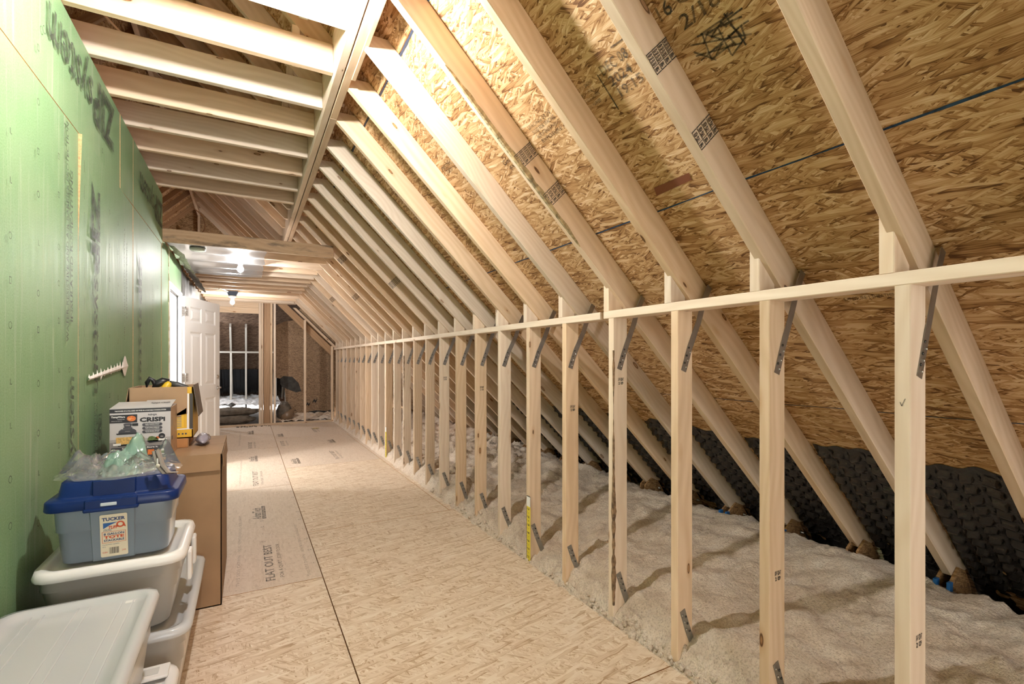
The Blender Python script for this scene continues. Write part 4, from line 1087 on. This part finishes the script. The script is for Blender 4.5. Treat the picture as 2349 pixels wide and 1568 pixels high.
loft(g, [i(.004, zt-.022), i(-.010, zt-.024), i(-.012, zt-.018), i(-.010, zt+.008), i(-.006, zt+.012), i(.012, zt+.014), i(.018, zt+.022), i(.026, zt+.066), i(.032, zt+.070)], BLUEP, False, True)
g.box((cxm-.075, y0-.018, zt-.026), (cxm+.075, y0-.004, zt+.010), BLUEP, .004); g.box((cxm-.078, y0-.022, zt-.032), (cxm+.078, y0-.002, zt-.020), BLUEP, .004)
g.box((cxm-.060, y0+.014, zt+.014), (cxm+.066, y0+.05, zt+.0712), BLUEP, .004)
g.build('lid', tote, 'navy blue lid')
g = G(); g.box((cxm-.030, y0-.0205, zt-.014), (cxm+.016, y0-.017, zt-.003), simple('pale latch', (.55, .62, .68), .4), .002); g.build('latch', tote, 'pale latch tab')
p = Print(); sl = Vector((0, -.027, zt-.015-zb)).normalized()
p.frame((cxm-.036, y0+.0235-.0, zb+.012), (1, 0, 0), sl, .0025)
CREAM = simple('cream label paper', (.74, .66, .50), .55); NAVY = simple('navy ink', (.02, .05, .16), .6); REDI = simple('red ink', (.62, .10, .04), .6); BLUI = simple('blue ink', (.03, .12, .36), .6)
p.round_rect(0, 0, .078, .158, .005, CREAM)
p.text('TUCKER', .006, .134, .066, .013, NAVY, bold=.04, k=1)
p.poly([(.009, .106), (.009, .127), (.05, .1275), (.028, .118)], BLUI, 1); p.text('TUFF', .024, .103, .028, .012, REDI, shear=.3, bold=.04, k=2)
p.ring(.058, .118, .012, .005, REDI, 2, 18); p.poly([(.062, .112), (.074, .106), (.070, .120)], REDI, 2); p.text('STRONG', .009, .096, .024, .008, NAVY, shear=.4, k=2)
p.frame_rect(.005, .052, .068, .042, .0012, REDI, 1)
p.text('8 GALLON', .010, .081, .058, .0085, NAVY, bold=.03, k=1); p.text('TOTE', .010, .068, .058, .011, REDI, bold=.05, k=1); p.text('STACKABLE', .010, .057, .058, .0085, NAVY, bold=.03, k=1)
p.text('Contenedor apilable', .005, .043, .048, .005, NAVY, k=1); p.text('23 L', .005, .036, .010, .004, NAVY, k=1)
q = random.Random(4); xx = .024
while xx < .052: w = q.choice((.0006, .0012, .002)); p.rect(xx, .010, w, .024, INK, 1); xx += w+q.choice((.0007, .0013))
p.text('0284', .005, .014, .014, .006, REDI, k=1); p.text('2300', .060, .016, .012, .006, REDI, k=1)
p.build('label', tote, 'cream paper label with navy and red printing')

# crumpled clear zip bag on the tote
bag = empty('zip_bag', (-.42, 2.36, .863), 'crumpled clear plastic zip bag lying on the tote lid', 'bag')
def film(name, m, x0, x1, y0, y1, zbase, hfun, seed, nx=56, ny=36):
    vs = []; fs = []
    for i in range(nx+1):
        for j in range(ny+1):
            u, v = i/nx, j/ny; a, b = 2*u-1, 2*v-1; w = 1+.06*noise.noise((a*2, b*2, seed)); x = (x0+x1)/2+(x1-x0)/2*a*w*(1-.32*b*b); y = (y0+y1)/2+(y1-y0)/2*b*w*(1-.32*a*a)
            h = hfun(u, v)
            n1 = abs(noise.noise((u*4+seed, v*3, 0))); n2 = abs(noise.noise((u*9+v*5, v*8-u*3, seed))); n3 = noise.noise((u*22, v*18, seed))
            e = min(1, 6*min(u, 1-u, v, 1-v)+.05)
            z = zbase+max(.002, (h+.045*n1-.034*n2+.010*n3+.010*abs(noise.noise((u*16-v*9, v*15, seed+2))))*e)
            vs.append((x+.012*noise.noise((u*5, v*5, seed+3)), y+.012*noise.noise((u*5, v*5, seed+8)), z))
    for i in range(nx):
        for j in range(ny): a = i*(ny+1)+j; fs.append((a, a+ny+1, a+ny+2, a+1))
    return obj(name, mesh(vs, fs), m, bag, smooth=True)
pk = lambda u, v, a, b, s: math.exp(-((u-a)**2+(v-b)**2)/(s*s))
film('film', FILM, -.625, -.225, 2.21, 2.50, .862, lambda u, v: .018+.07*pk(u, v, .16, .45, .15)+.055*pk(u, v, .38, .75, .12)+.03*pk(u, v, .6, .4, .2)+.11*pk(u, v, .93, .75, .12), 1.3)
film('film', FILM, -.60, -.30, 2.235, 2.48, .8625, lambda u, v: .006+.06*pk(u, v, .25, .5, .2)+.035*pk(u, v, .7, .5, .25), 7.7)
film('mint_film', MINT, -.50, -.315, 2.25, 2.47, .8630, lambda u, v: .01+.12*pk(u, v, .62, .8, .22)+.05*pk(u, v, .3, .4, .3), 4.1, 40, 30)['label'] = 'mint green film inside the bag'
g = G(); pts = [(-.300, 2.215, .955), (-.294, 2.212, .925), (-.285, 2.21, .895), (-.268, 2.212, .868), (-.245, 2.23, .862)]
ZIP = simple('grey zip tape', (.30, .27, .24), .5)
vs = []; fs = []
for p_ in pts: a = Vector(p_); vs += [a+Vector((-.013, .005, -.003)), a+Vector((-.010, -.005, 0)), a+Vector((.010, -.004, .003)), a+Vector((.014, .008, .004))]
for i in range(len(pts)-1):
    b = i*4; fs += [(b, b+4, b+5, b+1), (b+1, b+5, b+6, b+2), (b+2, b+6, b+7, b+3)]
g.add(vs, fs, ZIP); g.tube([Vector(p_)+Vector((0, -.005, .002)) for p_ in pts], .0022, SCREW, 6); g.build('zipper', bag, 'grey zipper')
g = G(); c = Vector((-.293, 2.203, .918)); g.box(c+Vector((-.004, -.002, -.012)), c+Vector((.004, .002, .012)), CHROME, .0015); g.lathe([(.007, -.002), (.007, .002)], c+Vector((.001, 0, -.017)), simple('zip pull', (.62, .60, .50), .4), 12, (0, 1, 0)); g.build('zip_pull', bag, 'pale zip pull')

# tall cardboard carton
ct = empty('cardboard_carton', (-.36, 3.3, 0), 'tall plain brown cardboard carton standing behind the storage boxes', 'carton')
g = G(); X0, X1, Ya, Yb, Z1 = -.60, -.120, 2.975, 3.68, .800; th = .005
g.box((X0, Ya, 0), (X1, Ya+th, Z1-.004), CARD); g.box((X0, Yb-th, 0), (X1, Yb, Z1-.004), CARD); g.box((X0, Ya, 0), (X0+th, Yb, Z1-.004), CARD); g.box((X1-th, Ya, 0), (X1, Yb, Z1-.004), CARD); g.box((X0, Ya, 0), (X1, Yb, .006), CARD)
g.build('carton_wall', ct)
g = G(); g.box((X0, Ya, Z1-.004), (X1, (Ya+Yb)/2-.002, Z1), CARD); g.box((X0, (Ya+Yb)/2+.002, Z1-.004), (X1, Yb, Z1), CARD); g.build('top_flap', ct)
g = G(); M = Matrix.Translation((-.36, Ya-.001, Z1-.002)) @ Matrix.Rotation(R(-6), 4, 'X'); g.box((-.24, -.003, -.085), (.235, .0, .0), CARD, .001, M); g.build('front_flap', ct)
g = G(); M = Matrix.Translation((X1+.002, 3.2, Z1-.003)) @ Matrix.Rotation(R(-5), 4, 'Y'); g.box((0, -.215, -.07), (.003, .3, 0), CARD, .001, M); g.build('side_flap', ct)

# air fryer box
fb = empty('appliance_box', (-.466, 3.12, .80), 'printed white and black kitchen appliance box on the tall carton', 'box')
X0, X1, Ya, Yb, Z0, Z1 = -.589, -.344, 3.0, 3.24, .8005, 1.051
PG = simple('grey printed card', (.56, .545, .56), .4); PK = simple('black printed card', (.025, .025, .03), .4); PW = simple('white print', (.82, .82, .82), .5); PD = simple('charcoal print', (.07, .07, .085), .4); PB = simple('mid grey print', (.27, .255, .26), .45)
FRY = simple('fries yellow', (.66, .42, .14), .5, vary=.35, scale=160); GRN = simple('greens print', (.10, .15, .05), .5, vary=.6, scale=200); ORG = simple('orange print', (.72, .20, .05), .5, vary=.3, scale=150)
TAN = simple('tan printed side', (.44, .28, .16), .5, vary=.25, scale=25)
g = G(); g.box((X0, Ya, Z0), (X1, Yb, Z1), PG, .001); g.build('carton_body', fb)
g = G(); M = Matrix.Translation((X0, Ya, Z1+.0005)) @ Matrix.Rotation(R(5), 4, 'X'); g.box((.0, 0, 0), (.13, .20, .003), PG, 0, M); 
M = Matrix.Translation((X0+.12, Ya, Z1+.0008)) @ Matrix.Rotation(R(6.5), 4, 'X'); g.box((0, 0, 0), (.125, .20, .003), PG, 0, M)
g.build('top_flap', fb)
W, H = X1-X0, Z1-Z0
p = Print().frame((X0, Ya, Z0), (1, 0, 0), (0, 0, 1), .0006)
p.rect(0, H-.019, W, .019, PK); p.text('THE POWER OF A FULL-SIZED AIR FRYER IN A PORTABLE COOKING SYSTEM', .02, H-.013, W-.04, .006, PW, bold=.03, k=1)
p.rect(0, H-.068, .108, .040, PK); p.text('TempWare', .006, H-.045, .054, .011, PW, bold=.04, k=1); p.text('GLASSWARE', .030, H-.052, .028, .004, PW, k=1); p.text('-THERMAL SHOCK RESISTANT-', .006, H-.060, .044, .003, PW, k=1)
p.disc(.085, H-.048, .018, ORG, 1, 14, .014); p.disc(.078, H-.050, .007, simple('print fire', (.8, .38, .15), .5), 2, 9, .006)
p.text('NINJA', .152, H-.040, .036, .012, PK, bold=.01, k=1); p.text('CRISPi', .118, H-.068, .104, .023, PK, bold=.045, k=1)
for q, (t1, t2) in enumerate((('GLASS COOKING SURFACE', 'MADE WITHOUT PFAS'), ('PORTABLE DESIGN', 'FITS IN KITCHENS'), ('SAVE MORE SPACE', 'WITH STORAGE LIDS'))):
    y = H-.089-q*.0175; p.round_rect(.128, y, .082, .0145, .007, PD, 1); p.text(t1, .140, y+.0075, .058, .004, PW, bold=.03, k=2); p.text(t2, .142, y+.0025, .054, .0035, PW, k=2)
p.rect(0, .0, W, .088, PB); p.rect(0, .088, W, .014, simple('shelf print', (.40, .385, .39), .45))
# appliance drawing
yb = H-.125
p.poly([(.028, yb), (.112, yb), (.114, yb+.006), (.026, yb+.006)], PK, 2); p.poly([(.034, yb+.006), (.106, yb+.006), (.104, yb+.018), (.094, yb+.026), (.046, yb+.026), (.036, yb+.018)], PD, 2)
p.poly([(.052, yb+.027), (.090, yb+.027), (.088, yb+.034), (.084, yb+.034), (.088, yb+.052), (.080, yb+.055), (.062, yb+.055), (.054, yb+.052), (.058, yb+.034), (.054, yb+.034)], PD, 2)
p.rect(.062, yb+.042, .018, .004, PB, 3); p.rect(.060, yb+.013, .020, .003, PB, 3); p.rect(.088, yb+.040, .024, .013, PK, 2)
p.poly([(.016, .087), (.030, .084), (.112, .086), (.126, .092), (.110, .078), (.028, .075)], PK, 1); p.poly([(.026, .076), (.112, .080), (.115, .112), (.025, .112)], FRY, 2); p.rect(.014, .072, .030, .011, PW, 3)
p.poly([(.028, .076), (.108, .079), (.100, .070), (.034, .067)], PK, 2)
p.line(.128, .105, .138, .095, .003, PK, 2); p.line(.138, .096, .127, .088, .003, PK, 2)
p.poly([(.148, .094), (.156, .108), (.168, .110), (.185, .103), (.196, .094), (.190, .084), (.156, .084)], GRN, 2); p.poly([(.180, .095), (.186, .107), (.206, .104), (.212, .095)], ORG, 2); p.poly([(.146, .088), (.216, .090), (.206, .079), (.156, .077)], PK, 2)
p.disc(.208, .108, .014, PK, 3, 18); p.disc(.208, .106, .007, PB, 4, 10, .004); p.rect(.194, .086, .026, .010, PW, 3)
p.rect(.006, 0, W-.012, .062, PD, 1); p.text('Snap it. Cook it. Store it.', .048, .050, .145, .010, PW, bold=.03, k=2)
p.rect(.010, .012, .044, .034, PW, 2); p.poly([(.022, .018), (.042, .018), (.040, .028), (.036, .034), (.028, .034), (.024, .028)], PD, 3); p.rect(.024, .013, .018, .004, ORG, 3)
p.rect(.150, .018, .026, .026, ORG, 2); p.line(.180, .038, .186, .032, .002, PW, 3); p.line(.186, .032, .180, .026, .002, PW, 3); p.rect(.192, .016, .040, .028, PW, 2); p.rect(.198, .020, .028, .014, GRN, 3)
p.frame((X1, Ya, Z0), (0, 1, 0), (0, 0, 1), .0006); p.rect(0, 0, Yb-Ya, H, TAN); p.rect(.02, .08, .05, .02, PD, 1); p.rect(.02, .15, .03, .04, PB, 1)
p.frame((X0+.13, Ya+.02, Z1+.0072), (1, 0, 0), (0, .9936, .113), .0006); p.text('NINJA CRISPi', .02, .06, .08, .05, PD, k=1)
p.build('print', fb)

# orange carton with the power tool box on it
oc = empty('orange_carton', (-.42, 3.42, .80), 'flat orange brown carton beneath the open yellow box', 'carton')
g = G(); g.box((-.555, 3.262, .8005), (-.295, 3.60, .852), simple('orange card', (.44, .205, .07), .6, vary=.1), .002); g.build('carton_body', oc)
g = G(); M = Matrix.Translation((-.295, 3.27, .802)) @ Matrix.Rotation(R(12), 4, 'Z'); g.box((0, 0, 0), (.003, .09, .049), CARD, 0, M); g.build('flap', oc)
o = lump('lilac_pouch', (-.228, 3.36, .832), (.033, .10, .030), milky('lilac film', (.55, .52, .62), .25, .15, .3), 5.0, .3); tag(o, 'lilac plastic pouch beside the orange brown carton', 'pouch')
yb_ = empty('tool_box', (-.42, 3.45, .853), 'open yellow and brown power tool carton', 'carton')
X0, X1, Ya, Yb, Z0, Z1 = -.560, -.272, 3.27, 3.60, .8535, 1.140; th = .005
g = G()
g.box((X0, Ya, Z0), (X1, Ya+th, Z1), YEL); g.box((X0, Yb-th, Z0), (X1, Yb, Z1), CARDL); g.box((X0, Ya, Z0), (X0+th, Yb, Z1), CARDL); g.box((X1-th, Ya, Z0), (X1, Yb, Z1), YEL); g.box((X0, Ya, Z0), (X1, Yb, Z0+.005), CARDL)
g.build('carton_wall', yb_)
g = G(); g.box((X0+.002, Ya-.006, Z1-.150), (X1-.026, Ya-.001, Z1+.002), CARDL, .001); g.add([(X1-.13, Ya-.006, Z1-.149), (X1-.03, Ya-.006, Z1-.149), (X1-.03, Ya-.006, Z1-.118), (X1-.10, Ya-.006, Z1-.165)], [(0, 1, 2, 3)], CARDL)
g.box((X1-.12, Ya-.0058, Z1-.165), (X1-.055, Ya-.001, Z1-.148), CARDL, .001); g.build('front_flap', yb_, 'plain brown flap folded down over the front')
g = G(); M = Matrix.Translation((X0-.001, Ya, Z1)) @ Matrix.Rotation(R(9), 4, 'Y'); g.box((-.004, .01, -.16), (0, .30, 0), CARDL, .001, M); g.build('side_flap', yb_)
g = G(); M = Matrix.Translation((X1+.001, Ya, Z1)) @ Matrix.Rotation(R(-8), 4, 'Y'); g.box((0, .0, -.17), (.004, .30, .01), simple('dark printed card', (.14, .11, .09), .5, vary=.4, scale=18), .001, M)
g.build('side_flap', yb_)
p = Print().frame((X0, Ya, Z0), (1, 0, 0), (0, 0, 1), .0008); W = X1-X0
p.rect(.0, .048, W, .006, PW); p.rect(.20, .060, .045, .075, simple('yellow print', (.80, .52, .04), .5), 1); p.rect(W-.028, .05, .010, .20, PW, 1); p.rect(W-.016, .05, .016, .20, simple('black side print', (.05, .045, .04), .5), 1)
for r in range(7): p.rect(.205, .065+r*.009, .030, .004, PB, 2)
for x in (.222, .240, .255): p.disc(x, .024, .005, PD, 1, 10)
p.rect(.155, .055, .030, .05, PD, 1); p.rect(.188, .056, .008, .09, PW, 1)
p.build('print', yb_)
tool = empty('power_tool', (-.43, 3.45, 1.1), 'black and yellow cordless garden tool sticking out of the carton', 'tool')
g = G(); g.tube([(-.50, 3.40, .98), (-.505, 3.40, 1.10), (-.50, 3.40, 1.165), (-.487, 3.40, 1.188), (-.472, 3.40, 1.175), (-.462, 3.41, 1.145), (-.455, 3.41, 1.10)], .012, BLACKP, 10); g.build('handle', tool)
g = G(); g.tube([(-.47, 3.41, 1.13), (-.455, 3.41, 1.155), (-.43, 3.42, 1.168), (-.40, 3.42, 1.165)], .02, BLACKP, 10, True, [.012, .022, .024, .018]); g.tube([(-.40, 3.42, 1.158), (-.36, 3.42, 1.146), (-.315, 3.42, 1.128), (-.30, 3.42, 1.12)], .018, simple('charcoal grip', (.06, .062, .066), .45), 12, True, [.015, .018, .015, .006]); g.build('grip', tool)
g = G(); g.tube([(-.43, 3.405, 1.05), (-.418, 3.405, 1.12), (-.402, 3.405, 1.155), (-.395, 3.405, 1.165)], .02, simple('tool yellow', (.78, .50, .03), .4), 10, True, [.035, .028, .018, .010]); g.build('housing', tool, 'yellow tool housing')

# small things on the floor
g = G(); g.tube([(.78, 1.625, .004), (.812, 1.60, .005), (.838, 1.59, .006), (.846, 1.592, .014), (.846, 1.595, .045), (.845, 1.597, .052)], .0035, simple('rusty nail', (.10, .055, .05), .5, .6), 8)
o = g.build('bent_nail'); tag(o, 'bent dark nail lying on the floor boards', 'nail')
o = lump('wood_shaving', (1.12, 9.75, .006), (.06, .05, .006), simple('yellow shaving', (.62, .46, .20), .7), 2.2, .3, sub=2); tag(o, 'yellowish scrap lying on the far floor panels', 'scrap')
